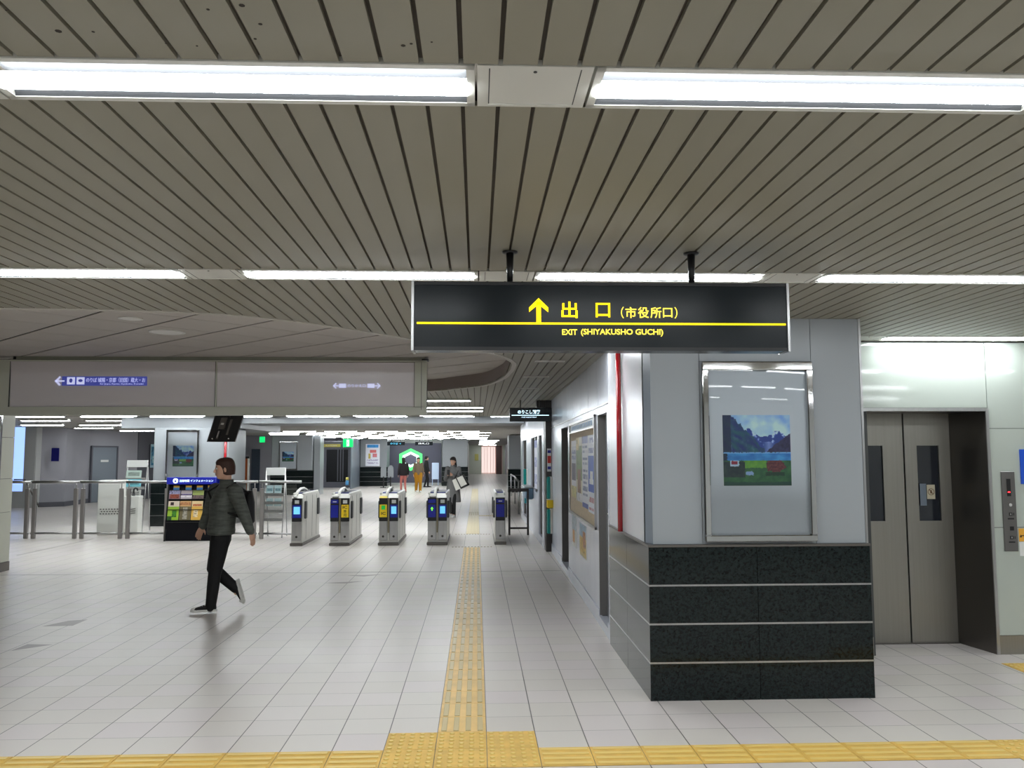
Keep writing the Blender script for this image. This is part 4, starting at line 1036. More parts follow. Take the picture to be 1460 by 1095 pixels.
# ------------------------------------------------------------------ ticket gates
def gate(x0, x1, yf, yb, label, left=None, right=None, arch=True):
    t = thing('ticket_gate', ((x0 + x1) / 2, yf, 0), label, 'ticket gate', 'row of ticket gates')
    w_ = x1 - x0; H = .97
    MB().bbox(x0 - .015, x1 + .015, yf - .03, yb + .03, 0, .055, .008).build('plinth', m_steel_dk, t)
    MB().prism([(yf, .055), (yb, .055), (yb, .90), (yb - .10, .965), (yf + .22, .975), (yf + .03, .90)], 0, x0, x1).build('body', m_gatebody, t, bevel=.008)
    cols_ = [(x0, x0 + w_ / 2 - .018, left), (x0 + w_ / 2 + .018, x1, right)] if w_ > .25 else [(x0 + .012, x1 - .012, left or right)]
    for (a, b, kind) in cols_:
        lp = MB().bbox(a + .004, b - .004, yf - .014, yf + .01, .10, .46, .004); lp.build('lower_panel', m_steel, t)
        MB().cyl(((a + b) / 2, yf - .018, .17), ((a + b) / 2, yf - .012, .17), .022, .022, 14).build('emblem', m_dark, t)
        MB().bbox(a, b, yf - .018, yf + .02, .46, .90, .004).build('face_panel', m_black, t)
        c = (a + b) / 2; hw = (b - a) / 2 - .012
        y = yf - .019
        if kind == 'blue':
            MB().box(c - hw, c + hw, y - .003, y, .53, .77).box(c - hw, c + hw, y - .003, y, .80, .87).build('blue_plate', m_blue, t)
            MB().box(c - .035, c + .035, y - .005, y - .003, .825, .84).build('print', m_white, t)
        elif kind == 'arrow':
            MB().box(c - hw, c + hw, y - .003, y, .53, .77).box(c - hw, c + hw, y - .003, y, .80, .87).build('blue_plate', m_blue, t)
            a_ = MB().prism([(c - .03, .69), (c + .03, .69), (c, .73)], 1, y - .005, y - .003).box(c - .012, c + .012, y - .005, y - .003, .655, .69)
            a_.build('green_arrow', mat('lit_arrow_green', (110, 220, 60), .4, emit=1.0), t)
        elif kind == 'lcd':
            MB().box(c - hw, c + hw, y - .003, y, .53, .77).build('blue_plate', m_blue, t)
            MB().box(c - hw + .022, c + hw - .022, y - .006, y - .003, .60, .74).build('display', m_bluelcd, t)
            MB().box(c - .04, c + .04, y - .005, y, .80, .865).build('notice_panel', m_walllight, t)
        elif kind == 'yellow_ic':
            MB().box(c - hw, c + hw, y - .003, y, .535, .775).build('yellow_plate', m_gateyel, t)
            text('IC', .1, m_black, (c - .045, y - .004, .70), t, fit=(.09, .055), bold=.002)
            text('専', .1, m_black, (c - .028, y - .004, .62), t, fit=(.056, .06)); text('用', .1, m_black, (c - .028, y - .004, .548), t, fit=(.056, .058))
            MB().box(c - .04, c + .04, y - .005, y, .80, .865).build('notice_panel', m_walllight, t)
        elif kind == 'yellow_green':
            MB().box(c - hw, c + hw, y - .003, y, .535, .775).build('yellow_plate', m_gateyel, t)
            MB().box(c - .035, c + .035, y - .006, y - .003, .68, .76).build('green_mark', mat('mark_green', (20, 160, 60), .4, emit=.3, ergb=(20, 180, 60)), t)
            text('IC', .1, m_black, (c - .04, y - .004, .58), t, fit=(.085, .055), bold=.002)
            MB().box(c - hw, c + hw, yf - .03, yf + .12, .90, .935).build('reader_cap', mat('reader_cream', (246, 226, 130), .4, emit=.3), t)
    # top: reader deck with blue well and white guide arches
    MB().bbox(x0 + .02, x1 - .02, yf + .30, yb - .25, .965, .995, .008).build('reader_deck', mat('deck_navy', (30, 40, 110), .3), t)
    MB().bbox(x0 + .045, x1 - .045, yf + .5, yb - .5, .99, 1.0, .004).build('reader_slot', m_black, t)
    MB().bbox(x0 - .0, x0 + .035, yf + .10, yb - .15, .96, 1.0, .012).build('side_rail', m_white, t); MB().bbox(x1 - .035, x1, yf + .10, yb - .15, .96, 1.0, .012).build('side_rail', m_white, t)
    if arch:
        xa = x0 + w_ * .5
        MB().tube([(xa - .05, yf + .10, .94), (xa - .05, yf + .28, 1.02), (xa - .05, yf + .55, 1.06), (xa - .05, yf + .85, 1.06), (xa - .05, yf + 1.1, 1.02), (xa - .05, yf + 1.25, .97)], .028, 10).build('guide_arch', m_white, t)
        MB().bbox(x0 + .02, x0 + w_ * .5 - .02, yf + .0, yf + .16, .90, .96, .02).build('ticket_hood', m_white, t)
    for (y0_, y1_) in ((yf + .16, yf + .30), (yb - .30, yb - .16)):
        for xs in (x0, x1):
            sgn = -1 if xs == x0 else 1
            a, b = sorted((xs, xs + sgn * .035)); MB().bbox(a, b, y0_, y1_, .50, .84, .012).build('flap_housing', mat('flap_dark', (66, 68, 70), .4), t)
    MB().box(x0 + w_ / 2 - .012, x0 + w_ / 2 + .012, yf - .02, yf + .005, .24, .90).build('centre_groove', mat('groove_olive', (128, 120, 96), .5), t) if w_ > .25 else None
    MB().box(x1, x1 + .002, yf + .35, yf + .36, .1, .93).box(x1, x1 + .002, yf + .95, yf + .96, .1, .93).box(x1, x1 + .002, yb - .35, yb - .34, .1, .93).build('panel_seam', m_joint, t)
    return t
GY = 16.35; GB = 18.1
gate(-3.54, -3.33, GY, GB, 'leftmost narrow ticket gate with blue front and sky blue display', 'lcd', None)
gate(-2.80, -2.44, GY, GB, 'second ticket gate from the left, blue and yellow IC-only front', 'blue', 'yellow_ic')
gate(-1.875, -1.51, GY, GB, 'middle ticket gate with yellow IC panel on its left half', 'yellow_green', 'lcd')
gate(-.945, -.575, GY, GB, 'ticket gate with green arrow left of the tactile strip', 'arrow', 'lcd')
gate(.352, .552, GY, GB, 'rightmost narrow ticket gate right of the tactile strip', 'blue', None, False)
t = thing('small_bottle', (-2.62, 17.2, 1.12), 'small blue and yellow bottle standing on the second ticket gate', 'bottle')
MB().lathe((-2.62, 17.2, 1.12), [(.03, 0), (.032, .01), (.032, .08), (.02, .10)], 12).build('body', mat('bottle_blue', (90, 160, 215), .3), t)
MB().lathe((-2.62, 17.2, 1.22), [(.028, 0), (.028, .05), (.022, .055)], 12).build('cap', mat('cap_yellow', (240, 225, 110), .4), t)

# ------------------------------------------------------------------ glass railings
def railing(x0, x1, y0, y1, label, posts=(1, 1), glassy=True):
    t = thing('glass_railing', ((x0 + x1) / 2, (y0 + y1) / 2, 0), label, 'railing', 'stainless glass railings')
    def at(x): return y0 + (y1 - y0) * (x - x0) / (x1 - x0)
    MB().tube([(x0, at(x0), 1.175), (x1, at(x1), 1.175)], .03, 12).build('handrail', m_steel, t)
    MB().tube([(x0, at(x0), .11), (x1, at(x1), .11)], .022, 8).build('bottom_rail', m_steel, t)
    for p, x in ((posts[0], x0 + .06), (posts[1], x1 - .06)):
        if not p: continue
        y = at(x)
        MB().bbox(x - .04, x + .04, y - .03, y + .03, 0, 1.04, .008).build('post', mat('post_steel', (160, 156, 154), .35, metal=.7), t)
        MB().cyl((x, y, 1.04), (x, y, 1.16), .012, .012, 8).build('rail_bracket', m_steel, t)
    MB().prism([(x0 + .1, at(x0 + .1) - .004), (x1 - .1, at(x1 - .1) - .004), (x1 - .1, at(x1 - .1) + .004), (x0 + .1, at(x0 + .1) + .004)], 2, .14, 1.12).build('glass_pane', m_glass, t)
railing(-9.95, -9.37, 18.2, 18.17, 'short leftmost piece of glass railing beside the left pillar')
railing(-9.33, -8.34, 18.16, 18.10, 'glass railing bay, first full bay from the left')
railing(-8.31, -7.38, 18.10, 18.04, 'glass railing bay in front of the white cabinet')
railing(-7.34, -6.42, 18.03, 17.98, 'glass railing bay ending at the black brochure rack')
railing(-5.30, -4.56, 17.9, 17.8, 'short glass railing bay just behind the walking person')
railing(-4.52, -3.62, 17.8, 17.6, 'glass railing bay ending at the leftmost ticket gate', (1, 0))

# brochure rack (black, blue header)
t = thing('brochure_rack', (-5.93, 17.55, 0), 'black brochure rack with blue illuminated header behind the walking person', 'brochure rack')
RX0, RX1 = -6.31, -5.33; RY = 17.45
MB().prism([(RY, 0), (RY + .5, 0), (RY + .5, 1.26), (RY + .22, 1.26), (RY + .16, 1.12), (RY + .0, .36)], 0, RX0, RX1).build('cabinet', mat('rack_navy_black', (8, 9, 18), .5, spec=.2), t, bevel=.006)
for x in (RX0, RX1 - .03): MB().prism([(RY - .06, 0), (RY + .2, 0), (RY + .26, 1.26), (RY + .10, 1.26), (RY + .04, .4)], 0, x, x + .03).build('side_panel', m_black, t)
MB().bbox(RX0, RX1, RY + .02, RY + .3, 1.14, 1.28, .006).build('header', mat('header_blue', (22, 32, 140), .3, emit=.25, ergb=(20, 34, 170)), t)
MB().cyl((-6.13, RY + .012, 1.21), (-6.13, RY + .02, 1.21), .05, .05, 20).build('round_emblem', m_litwhite, t)
MB().prism([(-6.15, 1.185), (-6.11, 1.185), (-6.115, 1.225), (-6.145, 1.225)], 1, RY + .008, RY + .012).build('emblem_mark', m_blue, t)
text('沿線地図 インフォメーション', .06, m_litwhite, (-6.055, RY + .018, 1.185), t, fit=(.68, .05))
sh = MB()
for z, y in ((.37, RY - .02), (.62, RY + .03), (.83, RY + .07), (1.01, RY + .11)): sh.box(RX0 + .03, RX1 - .03, y - .02, y + .08, z, z + .012)
sh.build('shelf', m_black, t)
bro = [((60, 130, 200), (240, 200, 70)), ]
def leaflet(x0, x1, z0, z1, y0, fn, lab, grp='brochures in the black rack'):
    o = printed('brochure', (x0, y0, z0), (x1 - x0, 0, 0), (0, (z1 - z0) * .18, z1 - z0), fn, 10, 14, None, .006); tag(o, lab, 'brochure', grp)
cx = [-6.24, -6.0, -5.77, -5.55]
for i in range(4):
    x = -6.20 + i * .225 + (0.02 if i else 0); leaflet(x, x + .12, 1.02, 1.11, RY + .10, flyer((70, 140, 200), [(0, 1, .6, 1, (238, 190, 60))], .2, i), ['first', 'second', 'third', 'fourth'][i] + ' blue brochure with yellow top from the left, top shelf of the black rack')
T2 = [flyer((140, 110, 120), [(0, 1, .6, 1, (170, 170, 210)), (.1, .9, .1, .5, (150, 70, 50))], .6, 2), flyer((190, 180, 185), [(0, 1, .45, .55, (90, 80, 130)), (0, 1, .2, .35, (230, 225, 230))], .4, 4), flyer((150, 165, 90), [(0, 1, 0, .45, (110, 90, 90))], .6, 5)]
T3 = [flyer((214, 200, 180), [(.2, .5, .2, .8, (60, 40, 40))], .5, 7), flyer((205, 165, 110), [(0, 1, .2, .8, (200, 140, 90))], .6, 8), flyer((225, 200, 150), [(.1, .9, .1, .4, (210, 120, 80))], .5, 9)]
T4 = [flyer((150, 190, 50), [(.4, .8, .2, .7, (60, 130, 30)), (0, .4, 0, .3, (40, 90, 30))], .7, 10), flyer((110, 100, 70), [(.3, .7, .1, .9, (170, 165, 150))], .8, 11), flyer((225, 180, 80), [(.2, .6, .2, .8, (240, 220, 180))], .6, 12)]
nmT = ['left', 'middle', 'right']
for i in range(3):
    x = -6.27 + i * .236
    leaflet(x, x + .222, .84, 1.02, RY + .06, T2[i], '%s brochure of the upper row of three in the black rack' % nmT[i])
    leaflet(x, x + .222, .69, .80, RY + .035, T3[i], '%s short brochure of the middle row in the black rack' % nmT[i])
    leaflet(x, x + .222, .42, .69, RY - .01, T4[i], '%s large brochure of the bottom row in the black rack' % nmT[i])

# pale leaflet stand behind the railing
def leaflet_stand(x, y, w_, h, label, ladder=True):
    t = thing('leaflet_stand', (x, y, 0), label, 'leaflet stand')
    fr = MB()
    for sx in (-1, 1):
        fr.tube([(x + sx * w_ / 2, y - .18, 0), (x + sx * w_ / 2, y + .05, h)], .012, 8)
        fr.tube([(x + sx * w_ / 2, y + .28, 0), (x + sx * w_ / 2, y + .05, h * .9)], .012, 8)
    fr.build('frame', m_steel, t)
    MB().bbox(x - w_ / 2, x + w_ / 2, y + .02, y + .05, h - .16, h, .005).build('header', m_paper, t)
    for i in range(5):
        z = .35 + (h - .6) * i / 5; yy = y - .18 + .23 * z / h
        MB().box(x - w_ / 2, x + w_ / 2, yy - .05, yy + .06, z, z + .01).box(x - w_ / 2, x + w_ / 2, yy - .055, yy - .05, z, z + .06).build('shelf', m_steel, t)
    return t
leaflet_stand(-7.80, 21.0 - 1.3, .46, 1.62, 'pale metal leaflet stand left of the black brochure rack')
for i, (z, c) in enumerate(((1.42, (180, 200, 190)), (1.22, (110, 190, 205)), (.98, (190, 190, 185)), (.78, (200, 200, 196)))):
    o = printed('leaflet', (-7.98, 19.62 + .0 * z - .06, z - .2), (.34, 0, 0), (0, .03, .17), flyer(c, [(.1, .9, .3, .8, tuple(int(k * .75) for k in c))], .4, i), 8, 8, None, .005)
    tag(o, ['topmost', 'second, turquoise', 'third', 'lowest'][i] + ' leaflet on the pale metal stand', 'leaflet', 'leaflets on the pale stand')
leaflet_stand(-4.28, 18.15, .40, 1.46, 'white leaflet stand between the walking person and the leftmost gate')
for i, (x, z) in enumerate(((-4.44, .95), (-4.27, .95), (-4.44, .68), (-4.27, .68))):
    o = printed('leaflet', (x, 18.02, z - .02), (.15, 0, 0), (0, .03, .16), flyer((170, 196, 200), [(.1, .9, .2, .6, (100, 140, 150))], .6, i), 8, 8, None, .005)
    tag(o, ['upper left', 'upper right', 'lower left', 'lower right'][i] + ' leaflet on the white stand by the leftmost gate', 'leaflet', 'leaflets on the white stand')
# white cabinet + umbrella stand
t = thing('cabinet', (-8.05, 18.9, 0), 'white cabinet with small dotted marking behind the railing', 'cabinet')
MB().bbox(-8.28, -7.78, 18.85, 19.1, 0, 1.16, .012).build('body', m_white, t)
dt = MB()
for j in range(3):
    for i in range(7): dt.box(-8.22 + i * .06 + (j % 2) * .02, -8.19 + i * .06 + (j % 2) * .02, 18.842, 18.85, .45 + j * .05, .47 + j * .05)
dt.build('dotted_marking', m_black, t)
MB().bbox(-8.24, -7.74, 18.83, 19.12, 1.16, 1.19, .01).build('top', m_white, t)
t = thing('umbrella_stand', (-7.62, 19.0, 0), 'white umbrella bag dispenser box with three slanted slots behind the railing', 'umbrella stand')
MB().bbox(-7.74, -7.42, 18.9, 19.15, 0, .84, .012).build('body', m_white, t)
sl = MB()
for i in range(3): sl.prism([(-7.68, .44 + i * .045), (-7.48, .47 + i * .045), (-7.48, .482 + i * .045), (-7.68, .452 + i * .045)], 1, 18.892, 18.9)
sl.build('slot', m_black, t)
t = thing('umbrella', (-7.58, 19.02, .5), 'dark umbrella with curved handle standing in the white umbrella box', 'umbrella')
MB().tube([(-7.58, 19.02, .4), (-7.58, 19.02, .93), (-7.575, 19.02, .985), (-7.545, 19.02, 1.01), (-7.505, 19.02, .995), (-7.495, 19.02, .95)], .018, 8).build('handle', m_black, t)
MB().tube([(-7.58, 19.02, .3), (-7.58, 19.02, .9)], [.02, .035], 8).build('folded_canopy', m_black, t)

# ------------------------------------------------------------------ information monitor seen from behind
t = thing('monitor', (-3.9, 13.1, 2.3), 'black monitor hung from the ceiling, tilted and seen from behind', 'monitor')
def mp(u_, v_, d_):   # u across, v down the tilted panel, d thickness outwards to camera
    x = -4.02 + .43 * u_ - .17 * v_; z = 2.36 - .43 * v_; y = 13.1 - .10 * v_ * 1.0
    return (x, y + .25 * v_ - d_, z)
def mpbox(mb, u0, u1, v0, v1, d0, d1):
    vs = [mp(u0, v1, d1), mp(u1, v1, d1), mp(u1, v1, d0), mp(u0, v1, d0), mp(u0, v0, d1), mp(u1, v0, d1), mp(u1, v0, d0), mp(u0, v0, d0)]
    return mb._add(vs, [(0, 3, 2, 1), (4, 5, 6, 7), (0, 1, 5, 4), (1, 2, 6, 5), (2, 3, 7, 6), (3, 0, 4, 7)])
mpbox(MB(), 0, 1, 0, 1, -.04, 0).build('casing', m_black, t)
b_ = MB(); mpbox(b_, .02, .98, .0, .03, 0, .012); mpbox(b_, .02, .98, .97, 1, 0, .012); mpbox(b_, .0, .03, 0, 1, 0, .012); mpbox(b_, .97, 1, 0, 1, 0, .012); b_.build('rim', m_dark, t)
b_ = MB(); mpbox(b_, .28, .5, .15, .55, 0, .05); mpbox(b_, .6, .68, .2, .75, 0, .02); mpbox(b_, .3, .36, .6, .9, 0, .03); b_.build('mount_bracket', m_steel_dk, t)
b_ = MB(); mpbox(b_, .33, .44, .33, .40, .05, .055); mpbox(b_, .31, .35, .62, .85, .03, .034)
for u_ in (.16, .74):
    p = mp(u_, .88, .008); b_.ball(p, .014, 10, 6)
b_.build('bright_fitting', m_chrome, t)
MB().box(-3.92, -3.80, 13.06, 13.14, 2.3, 2.86).build('ceiling_post', m_black, t)

# ------------------------------------------------------------------ people
def fuse(mb, name, m, parent, voxel=.008, smooth_it=3, world=True):
    o = mb.build('tmp', m)
    r = o.modifiers.new('r', 'REMESH'); r.mode = 'VOXEL'; r.voxel_size = voxel; r.use_smooth_shade = True
    s = o.modifiers.new('s', 'SMOOTH'); s.iterations = smooth_it; s.factor = .5
    bpy.context.view_layer.update()
    dg = bpy.context.evaluated_depsgraph_get(); me = bpy.data.meshes.new_from_object(o.evaluated_get(dg))
    bpy.data.objects.remove(o)
    off = ORIG[parent.name]
    for v in me.vertices: v.co -= off
    me.materials.clear(); me.materials.append(m)
    for p in me.polygons: p.use_smooth = True; p.material_index = 0
    n = bpy.data.objects.new(name, me); COL.objects.link(n); n.parent = parent; ORIG[n.name] = off.copy()
    return n
def limb(mb, pts, rad, n=12):
    # resampled tapered tube with ball ends
    P = [Vector(p) for p in pts]; out = []; rr = []
    for i in range(len(P) - 1):
        for k in range(5): t_ = k / 5; out.append(P[i].lerp(P[i + 1], t_)); rr.append(rad[i] * (1 - t_) + rad[i + 1] * t_)
    out.append(P[-1]); rr.append(rad[-1])
    mb.tube(out, rr, n); mb.ball(P[0], rad[0], 10, 6); mb.ball(P[-1], rad[-1], 10, 6)
    for p, r in zip(P[1:-1], rad[1:-1]): mb.ball(p, r, 10, 6)
def hand(mb, wrist, d, palm_n, side, s=1.0, curl=.5):
    """wrist point, pointing direction d, palm normal, side = +1/-1 thumb direction"""
    w = Vector(wrist); d = Vector(d).normalized(); pn = Vector(palm_n); pn = (pn - d * pn.dot(d)).normalized(); sd = d.cross(pn) * side
    rings = []
    for k, (a, hw, ht) in enumerate(((0, .026, .020), (.03, .034, .016), (.06, .040, .014), (.085, .040, .012))):
        rings.append((w + d * a * s, sd * hw * s, pn * ht * s))
    mb.loft(rings, 12)
    for i, (off, ln) in enumerate(((.030, .070), (.010, .078), (-.010, .072), (-.030, .056))):
        b0 = w + d * .082 * s + sd * off * s; ln *= s
        d1 = (d + pn * curl * .5).normalized(); d2 = (d + pn * curl * 1.3).normalized(); d3 = (d + pn * curl * 2.4).normalized()
        p1 = b0 + d1 * ln * .45; p2 = p1 + d2 * ln * .32; p3 = p2 + d3 * ln * .23
        mb.tube([b0 - d * .02 * s, b0, p1, p2, p3], [.0088 * s, .0088 * s, .008 * s, .0075 * s, .006 * s], 8); mb.ball(p3, .006 * s, 8, 5)
    t0 = w + d * .025 * s + sd * .026 * s; t1 = t0 + (d * .7 + sd * .8 + pn * .3).normalized() * .032 * s; t2 = t1 + (d + sd * .35 + pn * .4).normalized() * .028 * s
    mb.tube([t0, t1, t2], [.012 * s, .010 * s, .0075 * s], 8); mb.ball(t2, .0075 * s, 8, 5)
def person(name, label, J, fwd, colors, opts):
    """J: dict of world joint positions; fwd: facing of the trunk; colors: top, trousers, hair, shoe..."""
    base = J['base']; vox = opts.get('voxel', .009)
    t = thing(name, base, label, 'person')
    f = Vector((fwd[0], fwd[1], 0)).normalized(); left = Vector((-f.y, f.x, 0)); up_ = Vector((0, 0, 1))
    V = lambda k: Vector(J[k])
    s = opts.get('s', 1.0)
    pel, chest, neck, head = V('pelvis'), V('chest'), V('neck'), V('head')
    hf = Vector((opts.get('head_fwd', fwd)[0], opts.get('head_fwd', fwd)[1], opts.get('head_fwd', (0, 0, 0))[2] if len(opts.get('head_fwd', (0, 0))) > 2 else 0)).normalized(); hl = up_.cross(hf).normalized(); hu = hf.cross(hl).normalized() * 1
    body = MB()
    # head: rings from chin to crown (offset fwd, half width, half depth, height)
    for_rings = [(.040, .022, .028, -.112), (.035, .040, .048, -.098), (.022, .053, .068, -.070), (.010, .062, .082, -.035), (.002, .068, .090, 0), (-.002, .072, .095, .035), (-.006, .070, .092, .065), (-.010, .058, .076, .092), (-.012, .035, .048, .108), (-.012, .010, .014, .114)]
    body.loft([(head + hf * a * s + hu * z * s, hl * w_ * s, hf * d_ * s) for a, w_, d_, z in for_rings], 20)
    body.tube([head + hf * .085 * s + hu * .015 * s, head + hf * .104 * s - hu * .012 * s, head + hf * .109 * s - hu * .026 * s, head + hf * .088 * s - hu * .034 * s], [.008 * s, .011 * s, .013 * s, .010 * s], 8)
    body.ball(head + hf * .086 * s - hu * .058 * s, (.018 * s, .018 * s, .008 * s), 8, 6)
    for sg in (-1, 1):
        e = head + hl * sg * .072 * s - hf * .005 * s - hu * .008 * s
        body.loft([(e - hu * .030 * s, hl * .008 * s, hf * .010 * s), (e, hl * .011 * s, hf * .018 * s), (e + hu * .028 * s, hl * .008 * s, hf * .014 * s)], 8)
    limb(body, [neck - up_ * .05, head - hf * .02 * s - hu * .06 * s], [.058 * s, .052 * s])
    # trunk core
    body.loft([(pel - up_ * .06, left * .13, f * .09), (pel + up_ * .06, left * .145, f * .095), (pel.lerp(chest, .5), left * .12, f * .085), (chest, left * .15, f * .10), (neck - up_ * .07, left * .13, f * .075), (neck, left * .055, f * .055)], 20)
    for sd_ in ('L', 'R'):
        sh_, el, wr, ha = V('sh' + sd_), V('el' + sd_), V('wr' + sd_), V('ha' + sd_)
        limb(body, [sh_, el, wr], [.048 * s, .036 * s, .024 * s])
        hand(body, wr, ha - wr, J.get('palm' + sd_, -left if sd_ == 'L' else left), 1 if sd_ == 'L' else -1, s, opts.get('curl', .45))
        hp, kn, an = V('hp' + sd_), V('kn' + sd_), V('an' + sd_)
        limb(body, [hp, kn, an], [.075 * s, .046 * s, .034 * s])
        toe = V('toe' + sd_); limb(body, [an, an.lerp(toe, .6)], [.030 * s, .020 * s])
    fuse(body, 'body', colors['skin'], t, opts.get('bvoxel', vox), 2)
    # face details
    for sg in (-1, 1):
        c = head + hf * .083 * s + hl * sg * .029 * s + hu * .010 * s
        MB().ball(c, (.0105 * s,) * 3, 10, 6).build('eye', mat('eye_white', (225, 222, 218), .3), t); MB().ball(c + hf * .006 * s, (.0062 * s,) * 3, 8, 5).build('iris', mat('iris_dark', (30, 20, 16), .2), t)
        MB().tube([c + hu * .019 * s - hl * .014 * s + hf * .001, c + hu * .022 * s + hf * .003, c + hu * .018 * s + hl * .014 * s], .0032 * s, 6).build('eyebrow', colors['hair'], t)
    MB().tube([head + hf * .087 * s - hu * .060 * s - hl * .02 * s, head + hf * .098 * s - hu * .061 * s, head + hf * .087 * s - hu * .060 * s + hl * .02 * s], .0045 * s, 6).build('lips', mat('lips', (160, 92, 86), .5), t)
    # hair
    hr = MB(); L_ = opts.get('hair_len', .0)
    rings = [(-.036, .080, .078, -.055), (-.034, .082, .086, -.02), (-.026, .083, .096, .02), (-.016, .083, .102, .05), (-.010, .079, .101, .078), (-.010, .063, .083, .106), (-.012, .036, .05, .122), (-.012, .008, .01, .127)]
    if L_: rings = [(-.055, .075, .05, -.06 - L_), (-.052, .085, .062, -.06 - L_ * .5)] + rings
    hr.loft([(head + hf * a * s + hu * z * s, hl * w_ * s, hf * d_ * s) for a, w_, d_, z in rings], 20)
    # fringe
    hr.loft([(head + hf * .078 * s + hu * .052 * s, hl * .052 * s, hf * .010 * s), (head + hf * .060 * s + hu * .085 * s, hl * .060 * s, hf * .02 * s), (head + hf * .02 * s + hu * .112 * s, hl * .05 * s, hf * .03 * s)], 14)
    if True:
        # keep hair off the face: only rear part rings
        pass
    fuse(hr, 'hair', colors['hair'], t, max(.007, vox * .8), 2)
    # top
    top = MB(); k = opts.get('bulk', 1.0); hem = opts.get('hem', -.10)
    top.loft([(pel + up_ * hem, left * .175 * k, f * .125 * k), (pel + up_ * (hem + .04), left * .182 * k, f * .132 * k), (pel + up_ * .06, left * .172 * k, f * .128 * k), (pel.lerp(chest, .5), left * .168 * k, f * .125 * k), (chest, left * .182 * k, f * .132 * k), (neck - up_ * .09, left * .165 * k, f * .11 * k), (neck - up_ * .03, left * .09 * k, f * .08 * k), (neck + up_ * .015, left * .068, f * .070)], 24)
    for sd_ in ('L', 'R'):
        sh_, el, wr = V('sh' + sd_), V('el' + sd_), V('wr' + sd_)
        limb(top, [sh_, el, el.lerp(wr, .93)], [.072 * k, .056 * k, .042 * k], 14)
    if opts.get('skirt'):   # long coat skirt
        z = opts['skirt']
        top.loft([(pel + up_ * .05, left * .175 * k, f * .13 * k), (pel - up_ * .15, left * .20, f * .15), (Vector((pel.x, pel.y, z)) + f * -.02, left * .225, f * .17)], 24)
    to = fuse(top, opts.get('top_name', 'jacket'), colors['top'], t, vox, 3)
    if opts.get('collar', True):
        MB().loft([(neck - up_ * .01, left * .074, f * .078), (neck + up_ * .045, left * .070, f * .076), (neck + up_ * .045, left * .060, f * .066), (neck - up_ * .01, left * .062, f * .066)], 20, cap=False).build('collar', colors['top'], t)
    tr = MB(); kk = opts.get('leg', 1.0)
    tr.loft([(pel - up_ * .10, left * .15, f * .11), (pel + up_ * .0, left * .16, f * .115), (pel + up_ * .06, left * .15, f * .11)], 20)
    for sd_ in ('L', 'R'):
        hp, kn, an = V('hp' + sd_), V('kn' + sd_), V('an' + sd_)
        limb(tr, [hp, hp.lerp(kn, .5), kn, kn.lerp(an, .35), an.lerp(kn, -.10)], [.094 * kk, .080 * kk, .060 * kk, .058 * kk, .048 * kk], 14)
    fuse(tr, 'trousers', colors['trousers'], t, vox, 2)
    for sd_ in ('L', 'R'):
        an, toe = V('an' + sd_), V('toe' + sd_); dv = (toe - an)
        # sole plane: heel below the ankle
        fd = Vector(J.get('foot' + sd_, (f.x, f.y, 0))).normalized(); nrm = Vector(J.get('sole' + sd_, (0, 0, -1))).normalized(); sdv = fd.cross(nrm)
        heel = an + nrm * .07 - fd * .055; L = .26 * s
        up_m_ = MB().loft([(heel - nrm * .03 + fd * .0, sdv * .030, nrm * .028), (heel - nrm * .04 + fd * .05, sdv * .036, nrm * .045), (heel - nrm * .032 + fd * .13, sdv * .040, nrm * .034), (heel - nrm * .02 + fd * .20, sdv * .042, nrm * .024), (heel - nrm * .012 + fd * (L - .01), sdv * .026, nrm * .016)], 16)
        so = up_m_.build('shoe', colors['shoe'], t)
        MB().loft([(heel + nrm * .004 - fd * .012, sdv * .028, fd * .004), (heel + nrm * .004 - fd * .012, sdv * .028, fd * .004)], 6)
        sp = [(heel + fd * (a * L), w_) for a, w_ in ((-.04, .022), (.0, .034), (.3, .037), (.6, .043), (.85, .040), (1.0, .024), (1.03, .008))]
        sm_ = MB(); vs = []; 
        for p, w_ in sp:
            for q in (1, -1): 
                vs.append(p + sdv * w_ * q + nrm * .004); vs.append(p + sdv * w_ * q - nrm * .020)
        fs = []
        for i in range(len(sp) - 1):
            a = i * 4; b = a + 4; fs += [(a, b, b + 1, a + 1), (a + 2, a + 3, b + 3, b + 2), (a, a + 2, b + 2, b), (a + 1, b + 1, b + 3, a + 3)]
        fs += [(0, 1, 3, 2), (len(vs) - 4, len(vs) - 2, len(vs) - 1, len(vs) - 3)]
        sm_._add(vs, fs); sm_.build('sole', colors['sole'], so)
        if opts.get('laces'):
            MB().ball(heel + fd * (L - .03) - nrm * .016, (.036, .036, .028), 12, 8).build('toe_cap', colors['sole'], so)
            lc = MB()
            for i in range(4):
                c = heel + fd * (.09 + i * .025) - nrm * (.075 - i * .009); lc.tube([c + sdv * .022, c - sdv * .022], .004, 6)
            lc.build('laces', colors['sole'], so)
    return t, f, left

